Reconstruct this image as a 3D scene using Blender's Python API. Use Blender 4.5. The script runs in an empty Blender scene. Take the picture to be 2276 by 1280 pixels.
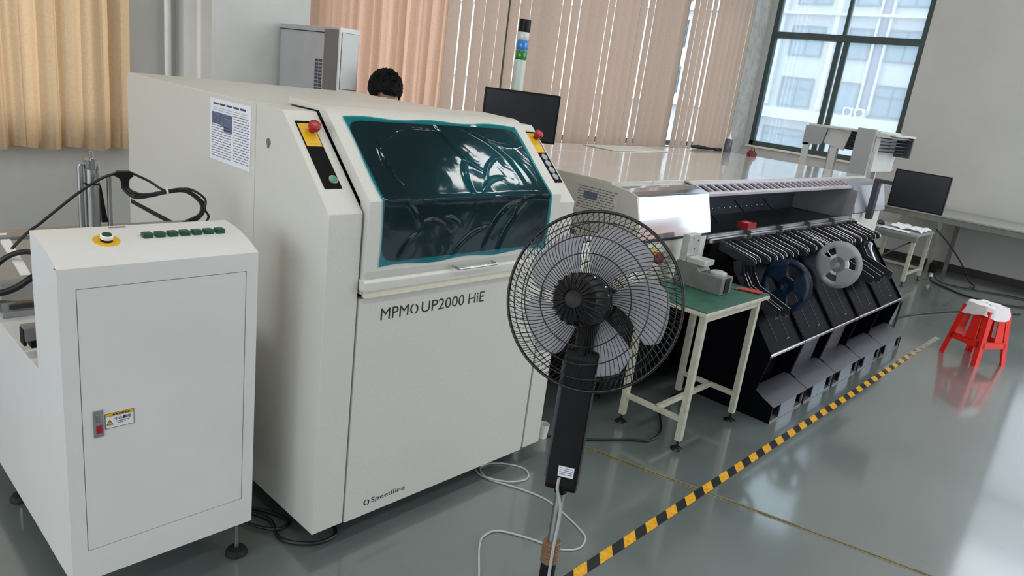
import bpy, bmesh, math, random
from mathutils import Vector, Matrix, noise as mnoise
R = math.radians
random.seed(7)
SC = bpy.context.scene
COL = SC.collection

# ------------------------------------------------------------------ camera, world, sun, exposure
cam_d = bpy.data.cameras.new('camera'); cam = bpy.data.objects.new('camera', cam_d); COL.objects.link(cam)
cam_d.sensor_width = 36.0; cam_d.lens = 1592.16 * 36.0 / 2276.0; cam_d.clip_start = 0.05; cam_d.clip_end = 200
RR = ((0.68623186, -0.71660688, 0.1247414), (-0.12022834, -0.28088074, -0.95218231), (0.71737785, 0.63842039, -0.27890577))
# rows: camera right, down, forward in (world x, y, z)
right = Vector(RR[0]); down = Vector(RR[1]); fwd = Vector(RR[2])
m = Matrix.Identity(4)
for i in range(3):
    m[i][0] = right[i]; m[i][1] = -down[i]; m[i][2] = -fwd[i]
m[0][3], m[1][3], m[2][3] = 0.0, 0.0, 1.70
cam.matrix_world = m
SC.camera = cam

world = bpy.data.worlds.new('overcast_sky'); SC.world = world; world.use_nodes = True
bg = world.node_tree.nodes['Background']
bg.inputs['Color'].default_value = (0.86, 0.925, 1.0, 1); bg.inputs['Strength'].default_value = 1.7

sun_d = bpy.data.lights.new('sun', 'SUN'); sun = bpy.data.objects.new('sun', sun_d); COL.objects.link(sun)
sun_d.energy = 1.1; sun_d.angle = R(3); sun_d.color = (1.0, 0.90, 0.74)
sun.rotation_euler = Vector((0.42, -0.40, -0.82)).to_track_quat('-Z', 'Y').to_euler()
sun.location = (-4, 9, 12)

def portal(name, loc, direction, sx, sy):
    d = bpy.data.lights.new(name, 'AREA'); o = bpy.data.objects.new(name, d); COL.objects.link(o)
    d.shape = 'RECTANGLE'; d.size = sx; d.size_y = sy; d.cycles.is_portal = True
    o.location = loc
    z = -Vector(direction); up = Vector((0, 0, 1)); x = up.cross(z).normalized()
    o.matrix_world = Matrix(((x.x, up.x, z.x, loc[0]), (x.y, up.y, z.y, loc[1]), (x.z, up.z, z.z, loc[2]), (0, 0, 0, 1)))
portal('daylight_end_window', (11.0, 4.05, 3.04), (-1, 0, 0), 2.1, 3.7)
portal('daylight_second_end_window', (11.0, -1.2, 3.04), (-1, 0, 0), 4.27, 3.7)
portal('daylight_front_windows', (6.9, -4.2, 2.55), (0, 1, 0), 7.0, 4.1)
portal('daylight_left_window', (-4.2, 1.0, 2.1), (1, 0, 0), 7.0, 3.0)
portal('daylight_back_windows', (6.7, 5.5, 2.95), (0, -1, 0), 7.1, 3.7)
portal('daylight_back_window', (0.2, 5.5, 2.95), (0, -1, 0), 3.2, 3.7)

SC.view_settings.view_transform = 'Standard'; SC.view_settings.look = 'None'
SC.view_settings.gamma = 1.0; SC.view_settings.use_curve_mapping = False
SC.view_settings.exposure = 1.08

# ------------------------------------------------------------------ materials
def lin(c):
    c = c / 255.0
    return c / 12.92 if c <= 0.04045 else ((c + 0.055) / 1.055) ** 2.4
def rgb(t): return (lin(t[0]), lin(t[1]), lin(t[2]), 1.0)
MATS = {}
def mat(name, col, rough=0.5, metal=0.0, noise=None, bump=None, coat=0.0, spec=0.5, rnoise=None):
    if name in MATS: return MATS[name]
    m = bpy.data.materials.new(name); m.use_nodes = True; nt = m.node_tree; N = nt.nodes; L = nt.links
    p = N['Principled BSDF']
    c = rgb(col)
    p.inputs['Base Color'].default_value = c; p.inputs['Roughness'].default_value = rough
    p.inputs['Metallic'].default_value = metal; p.inputs['Coat Weight'].default_value = coat
    p.inputs['Specular IOR Level'].default_value = spec
    tc = N.new('ShaderNodeTexCoord')
    if noise:
        sc, amt = noise
        n = N.new('ShaderNodeTexNoise'); n.inputs['Scale'].default_value = sc; n.inputs['Detail'].default_value = 6
        n.inputs['Roughness'].default_value = 0.65
        L.new(tc.outputs['Object'], n.inputs['Vector'])
        r = N.new('ShaderNodeValToRGB'); r.color_ramp.elements[0].position = 0.34; r.color_ramp.elements[1].position = 0.66
        r.color_ramp.elements[0].color = tuple(max(0, x * (1 - amt)) for x in c[:3]) + (1,)
        r.color_ramp.elements[1].color = tuple(min(1, x * (1 + amt * 0.6)) for x in c[:3]) + (1,)
        L.new(n.outputs['Fac'], r.inputs['Fac']); L.new(r.outputs['Color'], p.inputs['Base Color'])
    if rnoise:
        n = N.new('ShaderNodeTexNoise'); n.inputs['Scale'].default_value = rnoise[0]; n.inputs['Detail'].default_value = 4
        L.new(tc.outputs['Object'], n.inputs['Vector'])
        mr = N.new('ShaderNodeMapRange'); mr.inputs['To Min'].default_value = max(0, rough - rnoise[1]); mr.inputs['To Max'].default_value = rough + rnoise[1]
        mr.inputs['From Min'].default_value = 0.3; mr.inputs['From Max'].default_value = 0.7
        L.new(n.outputs['Fac'], mr.inputs['Value']); L.new(mr.outputs['Result'], p.inputs['Roughness'])
    if bump:
        n = N.new('ShaderNodeTexNoise'); n.inputs['Scale'].default_value = bump[0]; n.inputs['Detail'].default_value = 3
        L.new(tc.outputs['Object'], n.inputs['Vector'])
        b = N.new('ShaderNodeBump'); b.inputs['Strength'].default_value = bump[1]; b.inputs['Distance'].default_value = 0.002
        L.new(n.outputs['Fac'], b.inputs['Height']); L.new(b.outputs['Normal'], p.inputs['Normal'])
    MATS[name] = m
    return m

def cloth(name, col, trans=0.55, scale=60, tcol=None):
    m = bpy.data.materials.new(name); m.use_nodes = True; nt = m.node_tree; N = nt.nodes; L = nt.links
    N.remove(N['Principled BSDF']); out = N['Material Output']
    tc = N.new('ShaderNodeTexCoord'); n = N.new('ShaderNodeTexNoise'); n.inputs['Scale'].default_value = scale; n.inputs['Detail'].default_value = 4
    L.new(tc.outputs['Object'], n.inputs['Vector'])
    r = N.new('ShaderNodeValToRGB'); c = rgb(col); r.color_ramp.elements[0].position = .3; r.color_ramp.elements[1].position = .7
    r.color_ramp.elements[0].color = tuple(x * .82 for x in c[:3]) + (1,); r.color_ramp.elements[1].color = c
    L.new(n.outputs['Fac'], r.inputs['Fac'])
    d = N.new('ShaderNodeBsdfDiffuse'); t = N.new('ShaderNodeBsdfTranslucent'); mx = N.new('ShaderNodeMixShader')
    mx.inputs[0].default_value = trans
    L.new(r.outputs['Color'], d.inputs['Color'])
    t.inputs['Color'].default_value = rgb(tcol or col)
    L.new(d.outputs[0], mx.inputs[1]); L.new(t.outputs[0], mx.inputs[2]); L.new(mx.outputs[0], out.inputs['Surface'])
    MATS[name] = m
    return m

def clear(name, tint, gloss=0.06, haze=0.0, hazecol=(255, 255, 255), rough=0.03, bump=None, fac=0.6, thru=.5):
    m = bpy.data.materials.new(name); m.use_nodes = True; nt = m.node_tree; N = nt.nodes; L = nt.links
    N.remove(N['Principled BSDF']); out = N['Material Output']
    t = N.new('ShaderNodeBsdfTransparent'); t.inputs['Color'].default_value = rgb(tint)
    g = N.new('ShaderNodeBsdfGlossy'); g.inputs['Roughness'].default_value = rough
    lw = N.new('ShaderNodeLayerWeight'); lw.inputs['Blend'].default_value = 0.25
    ma = N.new('ShaderNodeMath'); ma.operation = 'MULTIPLY_ADD'; ma.inputs[1].default_value = fac; ma.inputs[2].default_value = gloss
    L.new(lw.outputs['Facing'], ma.inputs[0])
    mx = N.new('ShaderNodeMixShader'); L.new(t.outputs[0], mx.inputs[1]); L.new(g.outputs[0], mx.inputs[2])
    if bump:
        L.new(ma.outputs[0], mx.inputs[0])
        tc = N.new('ShaderNodeTexCoord'); n = N.new('ShaderNodeTexNoise'); n.inputs['Scale'].default_value = bump[0]; n.inputs['Distortion'].default_value = 1.2
        L.new(tc.outputs['Object'], n.inputs['Vector']); b = N.new('ShaderNodeBump'); b.inputs['Strength'].default_value = bump[1]; b.inputs['Distance'].default_value = 0.01
        L.new(n.outputs['Fac'], b.inputs['Height']); L.new(b.outputs['Normal'], g.inputs['Normal'])
    else:
        mx.inputs[0].default_value = gloss
    last = mx
    if haze > 0:
        d = N.new('ShaderNodeBsdfDiffuse'); d.inputs['Color'].default_value = rgb(hazecol)
        tr = N.new('ShaderNodeBsdfTranslucent'); tr.inputs['Color'].default_value = rgb(hazecol)
        m1 = N.new('ShaderNodeMixShader'); m1.inputs[0].default_value = thru; L.new(d.outputs[0], m1.inputs[1]); L.new(tr.outputs[0], m1.inputs[2])
        m2 = N.new('ShaderNodeMixShader'); m2.inputs[0].default_value = haze; L.new(mx.outputs[0], m2.inputs[1]); L.new(m1.outputs[0], m2.inputs[2])
        last = m2
    L.new(last.outputs[0], out.inputs['Surface'])
    MATS[name] = m
    return m

WALL = mat('wall_paint', (190, 190, 186), .8, noise=(1.5, .05), bump=(40, .05))
CEIL = mat('ceiling_paint', (225, 225, 222), .9, noise=(2, .03))
BASE = mat('baseboard_brown', (50, 44, 42), .45, noise=(8, .3))
FRAMEM = mat('window_aluminium', (70, 84, 84), .45, metal=.3, noise=(6, .15))
SILL = mat('sill_stone', (228, 222, 205), .5, noise=(9, .05))
LOADER = mat('loader_white_paint', (217, 217, 214), .38, noise=(3, .035), bump=(250, .03))
PRINTER = mat('printer_warm_paint', (207, 206, 198), .42, noise=(420, .10), bump=(380, .12))
PLACER = mat('placer_cream_paint', (196, 194, 186), .16, noise=(3, .04), coat=.4)
PLACERW = mat('placer_white_paint', (216, 216, 206), .35, noise=(5, .05))
STEEL = mat('polished_steel', (186, 188, 191), .10, metal=1, noise=(2, .03))
BRUSHED = mat('brushed_steel', (170, 172, 172), .32, metal=1, noise=(30, .1))
GREYMET = mat('grey_sheet_metal', (150, 152, 155), .4, metal=.6, noise=(12, .08))
DARKMET = mat('dark_sheet_metal', (66, 68, 74), .38, metal=.4, noise=(14, .15))
BLACKGL = mat('black_gloss_panel', (11, 12, 18), .35, noise=(6, .2), spec=.02)
BLACKPL = mat('black_plastic', (15, 15, 17), .4, noise=(10, .2), spec=.22)
BLACKRB = mat('black_rubber', (20, 20, 21), .7, noise=(14, .2))
NAVY = mat('navy_plastic', (14, 34, 58), .35, noise=(5, .15))
REELG = mat('reel_grey_plastic', (168, 170, 174), .4, noise=(6, .04))
SCREEN = mat('monitor_screen', (27, 31, 38), .25)
RED = mat('red_button', (160, 28, 40), .35, noise=(20, .15))
REDPL = mat('red_stool_plastic', (232, 46, 34), .32, noise=(4, .08))
YEL = mat('yellow_label', (226, 178, 20), .5, noise=(30, .12))
GRN = mat('green_button', (16, 76, 52), .4, noise=(30, .2))
GRNL = mat('green_lens', (24, 120, 84), .25)
MATG = mat('green_table_mat', (34, 92, 72), .45, noise=(14, .35), bump=(60, .1))
TFRAME = mat('table_cream_frame', (186, 184, 166), .45, noise=(16, .18))
PAPER = mat('paper', (228, 230, 236), .7, noise=(40, .03))
INK = mat('ink', (70, 76, 92), .7)
INKB = mat('black_print', (22, 23, 26), .55)
PHOTOB = mat('printed_picture', (96, 106, 132), .6, noise=(60, .5))
WHITEPL = mat('white_plastic', (228, 228, 224), .4, noise=(10, .04))
CABLE = mat('black_cable', (17, 17, 19), .4)
CABLEG = mat('grey_cable', (176, 178, 176), .45, noise=(20, .06))
BROWNT = mat('brown_packing_tape', (122, 88, 58), .35, noise=(60, .2))
HAIR = mat('black_hair', (12, 11, 11), .55, noise=(40, .4), bump=(160, .8), spec=.15)
SKIN = mat('skin', (196, 146, 118), .5, noise=(20, .06))
SHIRT = mat('shirt_blue', (62, 74, 96), .8, noise=(30, .1))
TROUS = mat('trousers_dark', (38, 40, 46), .85, noise=(30, .1))
GREYPL = mat('grey_cabinet_paint', (176, 178, 180), .45, noise=(8, .05))
DARKGAP = mat('dark_gap', (24, 24, 24), .8)
CURT = cloth('curtain_cream', (196, 176, 150), .42, 70, (196, 166, 130))
CURT2 = cloth('curtain_rose', (196, 172, 152), .45, 70, (196, 160, 138))
BLIND = cloth('blind_fabric', (174, 162, 150), .28, 90, (168, 142, 126))
GLASS = clear('hazed_window_glass', (236, 246, 250), .05, .30, (244, 248, 255))  # white haze mixed into the glass for the overexposed view outside
FILM = clear('turquoise_film', (70, 178, 190), .013, .03, (120, 200, 210), .07, (9, .12), .11)
CLEARW = clear('clear_plastic_wrap', (240, 240, 240), .08, .88, (240, 240, 242), .12, (26, .9), .3, .08)

# ------------------------------------------------------------------ mesh helpers
class MB:
    def __init__(s): s.v = []; s.f = []; s.bev = False
    def add(s, vs, fs):
        k = len(s.v); s.v += [tuple(p) for p in vs]; s.f += [tuple(i + k for i in f) for f in fs]; return s
    def addbm(s, bm):
        bm.verts.ensure_lookup_table(); bm.verts.index_update()
        s.add([v.co for v in bm.verts], [[v.index for v in f.verts] for f in bm.faces]); bm.free(); return s
    def box(s, x0, x1, y0, y1, z0, z1, bev=0, seg=2):
        vs = [(x, y, z) for x in (x0, x1) for y in (y0, y1) for z in (z0, z1)]
        fs = [(0, 1, 3, 2), (4, 6, 7, 5), (0, 4, 5, 1), (2, 3, 7, 6), (0, 2, 6, 4), (1, 5, 7, 3)]
        if not bev: return s.add(vs, fs)
        s.bev = True
        bm = bmesh.new(); V = [bm.verts.new(p) for p in vs]
        for f in fs: bm.faces.new([V[i] for i in f])
        bmesh.ops.bevel(bm, geom=bm.edges[:], offset=bev, segments=seg, profile=.5, affect='EDGES')
        return s.addbm(bm)
    def prism(s, pts, axis, a0, a1, bev=0):
        def P(p, a):
            return (a, p[0], p[1]) if axis == 'x' else ((p[0], a, p[1]) if axis == 'y' else (p[0], p[1], a))
        n = len(pts); vs = [P(p, a0) for p in pts] + [P(p, a1) for p in pts]
        fs = [tuple(range(n))[::-1], tuple(range(n, 2 * n))] + [(i, (i + 1) % n, n + (i + 1) % n, n + i) for i in range(n)]
        bm = bmesh.new(); V = [bm.verts.new(p) for p in vs]
        for f in fs: bm.faces.new([V[i] for i in f])
        bmesh.ops.recalc_face_normals(bm, faces=bm.faces[:])
        if bev: bmesh.ops.bevel(bm, geom=bm.edges[:], offset=bev, segments=2, profile=.5, affect='EDGES'); s.bev = True
        return s.addbm(bm)
    def tube(s, path, r, n=8, closed=False):
        path = [Vector(p) for p in path]; m = len(path); rings = []
        if 5 < n < 10: n = 10
        prev = None
        for i, p in enumerate(path):
            if closed: t = path[(i + 1) % m] - path[i - 1]
            else: t = path[min(i + 1, m - 1)] - path[max(i - 1, 0)]
            t.normalize()
            if prev is None:
                a = Vector((0, 0, 1)) if abs(t.z) < .9 else Vector((1, 0, 0))
                u = t.cross(a).normalized()
            else:
                u = (prev - t * prev.dot(t)).normalized()
            prev = u; w = t.cross(u)
            rr = r[i] if isinstance(r, (list, tuple)) else r
            rings.append([p + u * (math.cos(2 * math.pi * k / n) * rr) + w * (math.sin(2 * math.pi * k / n) * rr) for k in range(n)])
        vs = [q for ring in rings for q in ring]; fs = []
        for i in range(m if closed else m - 1):
            j = (i + 1) % m
            for k in range(n): fs.append((i * n + k, i * n + (k + 1) % n, j * n + (k + 1) % n, j * n + k))
        if not closed: fs += [tuple(range(n))[::-1], tuple(range((m - 1) * n, m * n))]
        return s.add(vs, fs)
    def cyl(s, p0, p1, r0, r1=None, n=20): return s.tube([p0, p1], [r0, r0 if r1 is None else r1], n)
    def lathe(s, prof, o, ax, n=32):
        o = Vector(o); ax = Vector(ax).normalized(); a = Vector((0, 0, 1)) if abs(ax.z) < .9 else Vector((1, 0, 0))
        u = ax.cross(a).normalized(); w = ax.cross(u); m = len(prof)
        vs = [o + ax * h + u * (math.cos(2 * math.pi * k / n) * r) + w * (math.sin(2 * math.pi * k / n) * r) for (r, h) in prof for k in range(n)]
        fs = [(i * n + k, i * n + (k + 1) % n, (i + 1) * n + (k + 1) % n, (i + 1) * n + k) for i in range(m - 1) for k in range(n)]
        fs += [tuple(range(n))[::-1], tuple(range((m - 1) * n, m * n))]
        return s.add(vs, fs)
    def grid(s, fn, nu, nv):
        vs = [fn(i / nu, j / nv) for i in range(nu + 1) for j in range(nv + 1)]
        fs = [(i * (nv + 1) + j, (i + 1) * (nv + 1) + j, (i + 1) * (nv + 1) + j + 1, i * (nv + 1) + j + 1) for i in range(nu) for j in range(nv)]
        return s.add(vs, fs)
    def sphere(s, c, r, n=16, sc=(1, 1, 1)):
        c = Vector(c)
        return s.grid(lambda u, v: c + Vector((math.cos(2 * math.pi * u) * math.sin(math.pi * v) * r * sc[0], math.sin(2 * math.pi * u) * math.sin(math.pi * v) * r * sc[1], -math.cos(math.pi * v) * r * sc[2])), n, n // 2)
    def xf(s, M):
        s.v = [tuple(M @ Vector(p)) for p in s.v]; return s
    def build(s, name, material, parent=None, label=None, local=False, sharp=38):
        off = Vector((0, 0, 0))
        if parent is not None and not local:
            q = parent
            while q is not None: off += q.location; q = q.parent
        me = bpy.data.meshes.new(name); me.from_pydata([tuple(Vector(p) - off) for p in s.v], [], s.f); me.update()
        bm = bmesh.new(); bm.from_mesh(me); bmesh.ops.remove_doubles(bm, verts=bm.verts[:], dist=1e-6)
        bmesh.ops.recalc_face_normals(bm, faces=bm.faces[:]); bm.to_mesh(me); bm.free()
        for p in me.polygons: p.use_smooth = True
        me.set_sharp_from_angle(angle=R(sharp))
        me.materials.append(material)
        o = bpy.data.objects.new(name, me); COL.objects.link(o)
        if parent is not None: o.parent = parent
        if label: o['label'] = label
        if s.bev: wm = o.modifiers.new('normals', 'WEIGHTED_NORMAL'); wm.keep_sharp = True
        return o

def thing(name, loc, label, cat, group=None):
    o = bpy.data.objects.new(name, None); COL.objects.link(o); o.location = loc; o.empty_display_size = .1
    o['label'] = label; o['category'] = cat
    if group: o['group'] = group
    return o
def tag(o, label, cat, group=None):
    o['label'] = label; o['category'] = cat
    if group: o['group'] = group
    return o
def struct(o): o['kind'] = 'structure'; return o
def copy_tree(o, parent=None):
    c = o.copy(); COL.objects.link(c); c.parent = parent
    for ch in list(o.children): copy_tree(ch, c)
    return c
def smooth_path(pts, n=6):
    P = [Vector(p) for p in pts]; out = []
    for i in range(len(P) - 1):
        p0 = P[max(i - 1, 0)]; p1 = P[i]; p2 = P[i + 1]; p3 = P[min(i + 2, len(P) - 1)]
        for k in range(n):
            t = k / n
            out.append(.5 * ((2 * p1) + (p2 - p0) * t + (2 * p0 - 5 * p1 + 4 * p2 - p3) * t * t + (3 * p1 - p0 - 3 * p2 + p3) * t ** 3))
    return out + [P[-1]]

def text_verts(body):
    c = bpy.data.curves.new('t', 'FONT'); c.body = body; c.size = 1; c.extrude = 0.012; c.resolution_u = 3
    o = bpy.data.objects.new('t', c); COL.objects.link(o)
    dg = bpy.context.evaluated_depsgraph_get(); me = bpy.data.meshes.new_from_object(o.evaluated_get(dg))
    vs = [v.co.copy() for v in me.vertices]; fs = [tuple(p.vertices) for p in me.polygons]
    bpy.data.objects.remove(o); bpy.data.curves.remove(c); bpy.data.meshes.remove(me)
    return vs, fs
def add_text(mb, body, o, u, v, width, cap):
    """fit a line of text into width x cap height, starting at o, along u, up along v"""
    vs, fs = text_verts(body)
    if not vs: return mb
    x0 = min(p.x for p in vs); x1 = max(p.x for p in vs); y1 = max(p.y for p in vs)
    o = Vector(o); u = Vector(u).normalized(); v = Vector(v).normalized(); w = u.cross(v)
    sx = width / (x1 - x0); sy = cap / y1
    return mb.add([o + u * ((p.x - x0) * sx) + v * (p.y * sy) + w * (p.z * .03) for p in vs], fs)
def swirl(mb, c, u, v, r, t):
    """two hooked arcs, the round emblem of the printer"""
    c = Vector(c); u = Vector(u); v = Vector(v); w = u.cross(v)
    for a0 in (100, 280):
        pts = []
        for k in range(13):
            a = R(a0 + k * 12.5); rad = r * (1 - .015 * k)
            pts.append((c + u * (math.cos(a) * rad * .9) + v * (math.sin(a) * rad), math.sin(math.pi * (k + 1) / 15)))
        vs = []; fs = []
        for i, (p, h) in enumerate(pts):
            d = (p - c).normalized() * (t * (0.35 + .65 * h))
            vs += [p - d + w * .0006, p + d + w * .0006]
        for i in range(len(pts) - 1): fs.append((2 * i, 2 * i + 1, 2 * i + 3, 2 * i + 2))
        mb.add(vs, fs)
    return mb

# ------------------------------------------------------------------ room shell
XW, YB, XL, YF, ZC = 10.75, 5.30, -4.0, -4.0, 5.2
def wall(name, axis, p0, p1, a0, a1, z0, z1, openings, material):
    mb = MB()
    cuts = sorted({a0, a1, *[o[0] for o in openings], *[o[1] for o in openings]})
    for c0, c1 in zip(cuts[:-1], cuts[1:]):
        op = [o for o in openings if o[0] <= c0 + 1e-6 and o[1] >= c1 - 1e-6]
        segs = [(z0, z1)] if not op else [(z0, op[0][2]), (op[0][3], z1)]
        for s0, s1 in segs:
            if axis == 'x': mb.box(c0, c1, p0, p1, s0, s1)
            else: mb.box(p0, p1, c0, c1, s0, s1)
    return struct(mb.build(name, material))

# glossy grey-green epoxy floor
fm = bpy.data.materials.new('epoxy_floor'); fm.use_nodes = True
nt = fm.node_tree; N = nt.nodes; L = nt.links; p = N['Principled BSDF']
tc = N.new('ShaderNodeTexCoord')
n1 = N.new('ShaderNodeTexNoise'); n1.inputs['Scale'].default_value = .9; n1.inputs['Detail'].default_value = 8; n1.inputs['Roughness'].default_value = .6
n2 = N.new('ShaderNodeTexNoise'); n2.inputs['Scale'].default_value = 38; n2.inputs['Detail'].default_value = 3
L.new(tc.outputs['Object'], n1.inputs['Vector']); L.new(tc.outputs['Object'], n2.inputs['Vector'])
r1 = N.new('ShaderNodeValToRGB'); r1.color_ramp.elements[0].position = .3; r1.color_ramp.elements[1].position = .72
r1.color_ramp.elements[0].color = rgb((86, 96, 94)); r1.color_ramp.elements[1].color = rgb((106, 117, 115))
L.new(n1.outputs['Fac'], r1.inputs['Fac'])
r2 = N.new('ShaderNodeValToRGB'); r2.color_ramp.elements[0].position = .22; r2.color_ramp.elements[1].position = .30
r2.color_ramp.elements[0].color = (.55, .55, .55, 1); r2.color_ramp.elements[1].color = (1, 1, 1, 1)
L.new(n2.outputs['Fac'], r2.inputs['Fac'])
mx = N.new('ShaderNodeMix'); mx.data_type = 'RGBA'; mx.blend_type = 'MULTIPLY'; mx.inputs[0].default_value = 1
L.new(r1.outputs['Color'], mx.inputs[6]); L.new(r2.outputs['Color'], mx.inputs[7]); L.new(mx.outputs[2], p.inputs['Base Color'])
mr = N.new('ShaderNodeMapRange'); mr.inputs['From Min'].default_value = .3; mr.inputs['From Max'].default_value = .7
mr.inputs['To Min'].default_value = .26; mr.inputs['To Max'].default_value = .40
L.new(n1.outputs['Fac'], mr.inputs['Value']); L.new(mr.outputs['Result'], p.inputs['Roughness'])
n3 = N.new('ShaderNodeTexNoise'); n3.inputs['Scale'].default_value = 5; n3.inputs['Detail'].default_value = 4; L.new(tc.outputs['Object'], n3.inputs['Vector'])
bp = N.new('ShaderNodeBump'); bp.inputs['Strength'].default_value = .12; bp.inputs['Distance'].default_value = .006
L.new(n3.outputs['Fac'], bp.inputs['Height']); L.new(bp.outputs['Normal'], p.inputs['Normal'])
p.inputs['Specular IOR Level'].default_value = .9; p.inputs['Coat Weight'].default_value = 1.0; p.inputs['Coat Roughness'].default_value = .10; p.inputs['Coat IOR'].default_value = 1.75
FLOOR = fm
struct(MB().box(XL - .3, XW + .25, YF - .3, YB + .25, -.2, 0).build('floor', FLOOR))
struct(MB().box(XL - .3, XW + .25, YF - .3, YB + .25, ZC, ZC + .2).build('ceiling', CEIL))
wall('wall_right', 'y', XW, XW + .25, YF - .3, YB + .25, 0, ZC, [(2.99, 5.10, 1.18, 4.9), (-3.35, .92, 1.18, 4.9)], WALL)
wall('wall_back', 'x', YB, YB + .25, XL - .3, XW, 0, ZC, [(-1.4, 1.80, 1.08, 4.8), (3.15, 10.22, 1.08, 4.8)], WALL)
wall('wall_front', 'x', YF - .25, YF, XL - .3, XW, 0, ZC, [(3.4, 6.7, .5, 4.6), (7.0, 10.4, .5, 4.6)], WALL)
wall('wall_left', 'y', XL - .25, XL, YF, YB, 0, ZC, [(-2.5, 4.5, .6, 3.6)], WALL)
struct(MB().box(XW - .015, XW, YF, YB, 0, .095, .003).build('baseboard_right', BASE))
struct(MB().box(XL, XW - .02, YB - .015, YB, 0, .095, .003).build('baseboard_back', BASE))
# concrete pier on the back wall, dirty plaster pier at the corner, conduit
struct(MB().box(2.16, 2.86, 4.75, YB, 0, ZC, .006).build('trim_1', mat('pier_paint', (206, 207, 203), .75, noise=(2.5, .06))))
struct(MB().box(10.26, XW, 5.18, YB, 0, ZC, .006).build('trim_2', mat('corner_pier', (176, 174, 166), .8, noise=(9, .22))))
struct(MB().cyl((2.075, 5.22, 0), (2.075, 5.22, ZC), .022, n=12).build('trim_3', mat('conduit_white', (222, 222, 216), .5, noise=(6, .05))))
# saw-cut joint in the floor with a yellowish filler, running at an angle
jd = (Vector((3.087, .31, 0)) - Vector((2.719, 1.738, 0))).normalized(); jn = Vector((-jd.y, jd.x, 0))
a = Vector((2.60, 2.20, 0)); b = Vector((3.087, .31, 0)) + jd * 3.2
w = .014
mb = MB().add([a - jn * w + Vector((0, 0, .0006)), a + jn * w + Vector((0, 0, .0006)), b + jn * w + Vector((0, 0, .0006)), b - jn * w + Vector((0, 0, .0006))], [(0, 1, 2, 3)])
struct(mb.build('trim_4', mat('joint_filler', (126, 117, 82), .4, noise=(18, .4))))
mb = MB(); w = .0035
mb.add([a - jn * w + Vector((0, 0, .0009)), a + jn * w + Vector((0, 0, .0009)), b + jn * w + Vector((0, 0, .0009)), b - jn * w + Vector((0, 0, .0009))], [(0, 1, 2, 3)])
struct(mb.build('trim_5', mat('joint_dark_line', (70, 62, 44), .6, noise=(18, .3))))

# end window: aluminium frame, mullion, transom, four panes, stone sill
wn = bpy.data.objects.new('window_1', None); COL.objects.link(wn); wn.location = (XW, 4.05, 1.18); wn['kind'] = 'structure'
def fr(x0, x1, y0, y1, z0, z1, nm, mt=FRAMEM, bev=.004): return MB().box(x0, x1, y0, y1, z0, z1, bev).build(nm, mt, wn)
wy0, wy1, wz0, wz1 = 2.99, 5.10, 1.18, 4.9
fr(XW + .02, XW + .10, wy0, wy0 + .07, wz0, wz1, 'side_frame'); fr(XW + .02, XW + .10, wy1 - .07, wy1, wz0, wz1, 'side_frame')
fr(XW + .02, XW + .10, wy0, wy1, wz0, wz0 + .07, 'bottom_frame'); fr(XW + .02, XW + .10, wy0, wy1, wz1 - .07, wz1, 'top_frame')
fr(XW + .015, XW + .11, wy0, wy1, 2.76, 2.85, 'transom')
fr(XW + .02, XW + .10, 4.03, 4.075, 2.85, wz1, 'mullion')
fr(XW + .025, XW + .07, 3.955, 4.03, wz0, 2.76, 'sash_stile'); fr(XW + .06, XW + .11, 4.075, 4.145, wz0, 2.76, 'sash_stile')
MB().box(XW + .05, XW + .056, wy0 + .07, 4.03, wz0 + .07, 2.76).build('pane', GLASS, wn)
MB().box(XW + .085, XW + .091, 4.03, wy1 - .07, wz0 + .07, 2.76).build('pane', GLASS, wn)
MB().box(XW + .06, XW + .066, wy0 + .07, 4.03, 2.85, wz1 - .07).build('pane', GLASS, wn)
MB().box(XW + .06, XW + .066, 4.075, wy1 - .07, 2.85, wz1 - .07).build('pane', GLASS, wn)
fr(XW - .03, XW + .25, wy0 - .03, wy1 + .03, wz0 - .03, wz0 - .001, 'sill', SILL)
# back and front windows: frames only show in reflections and between the slats
def plain_window(nm, axis, pos, a0, a1, z0, z1, nd, tr):
    w_ = bpy.data.objects.new(nm, None); COL.objects.link(w_); w_['kind'] = 'structure'
    w_.location = ((a0 + a1) / 2, pos, z0) if axis == 'x' else (pos, (a0 + a1) / 2, z0)
    def bar(u0, u1, q0, q1, n_):
        mb = MB()
        if axis == 'x': mb.box(u0, u1, pos - .03, pos + .03, q0, q1)
        else: mb.box(pos - .03, pos + .03, u0, u1, q0, q1)
        mb.build(n_, FRAMEM, w_)
    bar(a0, a1, z0, z0 + .06, 'bottom_frame'); bar(a0, a1, z1 - .06, z1, 'top_frame'); bar(a0, a1, tr - .035, tr + .035, 'transom')
    for k in range(nd + 1):
        u = a0 + (a1 - a0 - .06) * k / nd; bar(u, u + .06, z0, z1, 'mullion')
plain_window('window_2', 'x', 5.46, 3.15, 10.22, 1.08, 4.8, 3, 3.6)
plain_window('window_3', 'x', 5.46, -1.4, 1.80, 1.08, 4.8, 2, 3.6)
for i, x0 in enumerate((3.4, 7.0)): plain_window('window_%d' % (4 + i), 'x', -4.12, x0, x0 + 3.35, .5, 4.6, 2, 2.9)
plain_window('window_6', 'y', -4.12, -2.5, 4.5, .6, 3.6, 4, 2.6)

plain_window('window_7', 'y', XW + .12, -3.35, .92, 1.18, 4.9, 4, 2.8)
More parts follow.
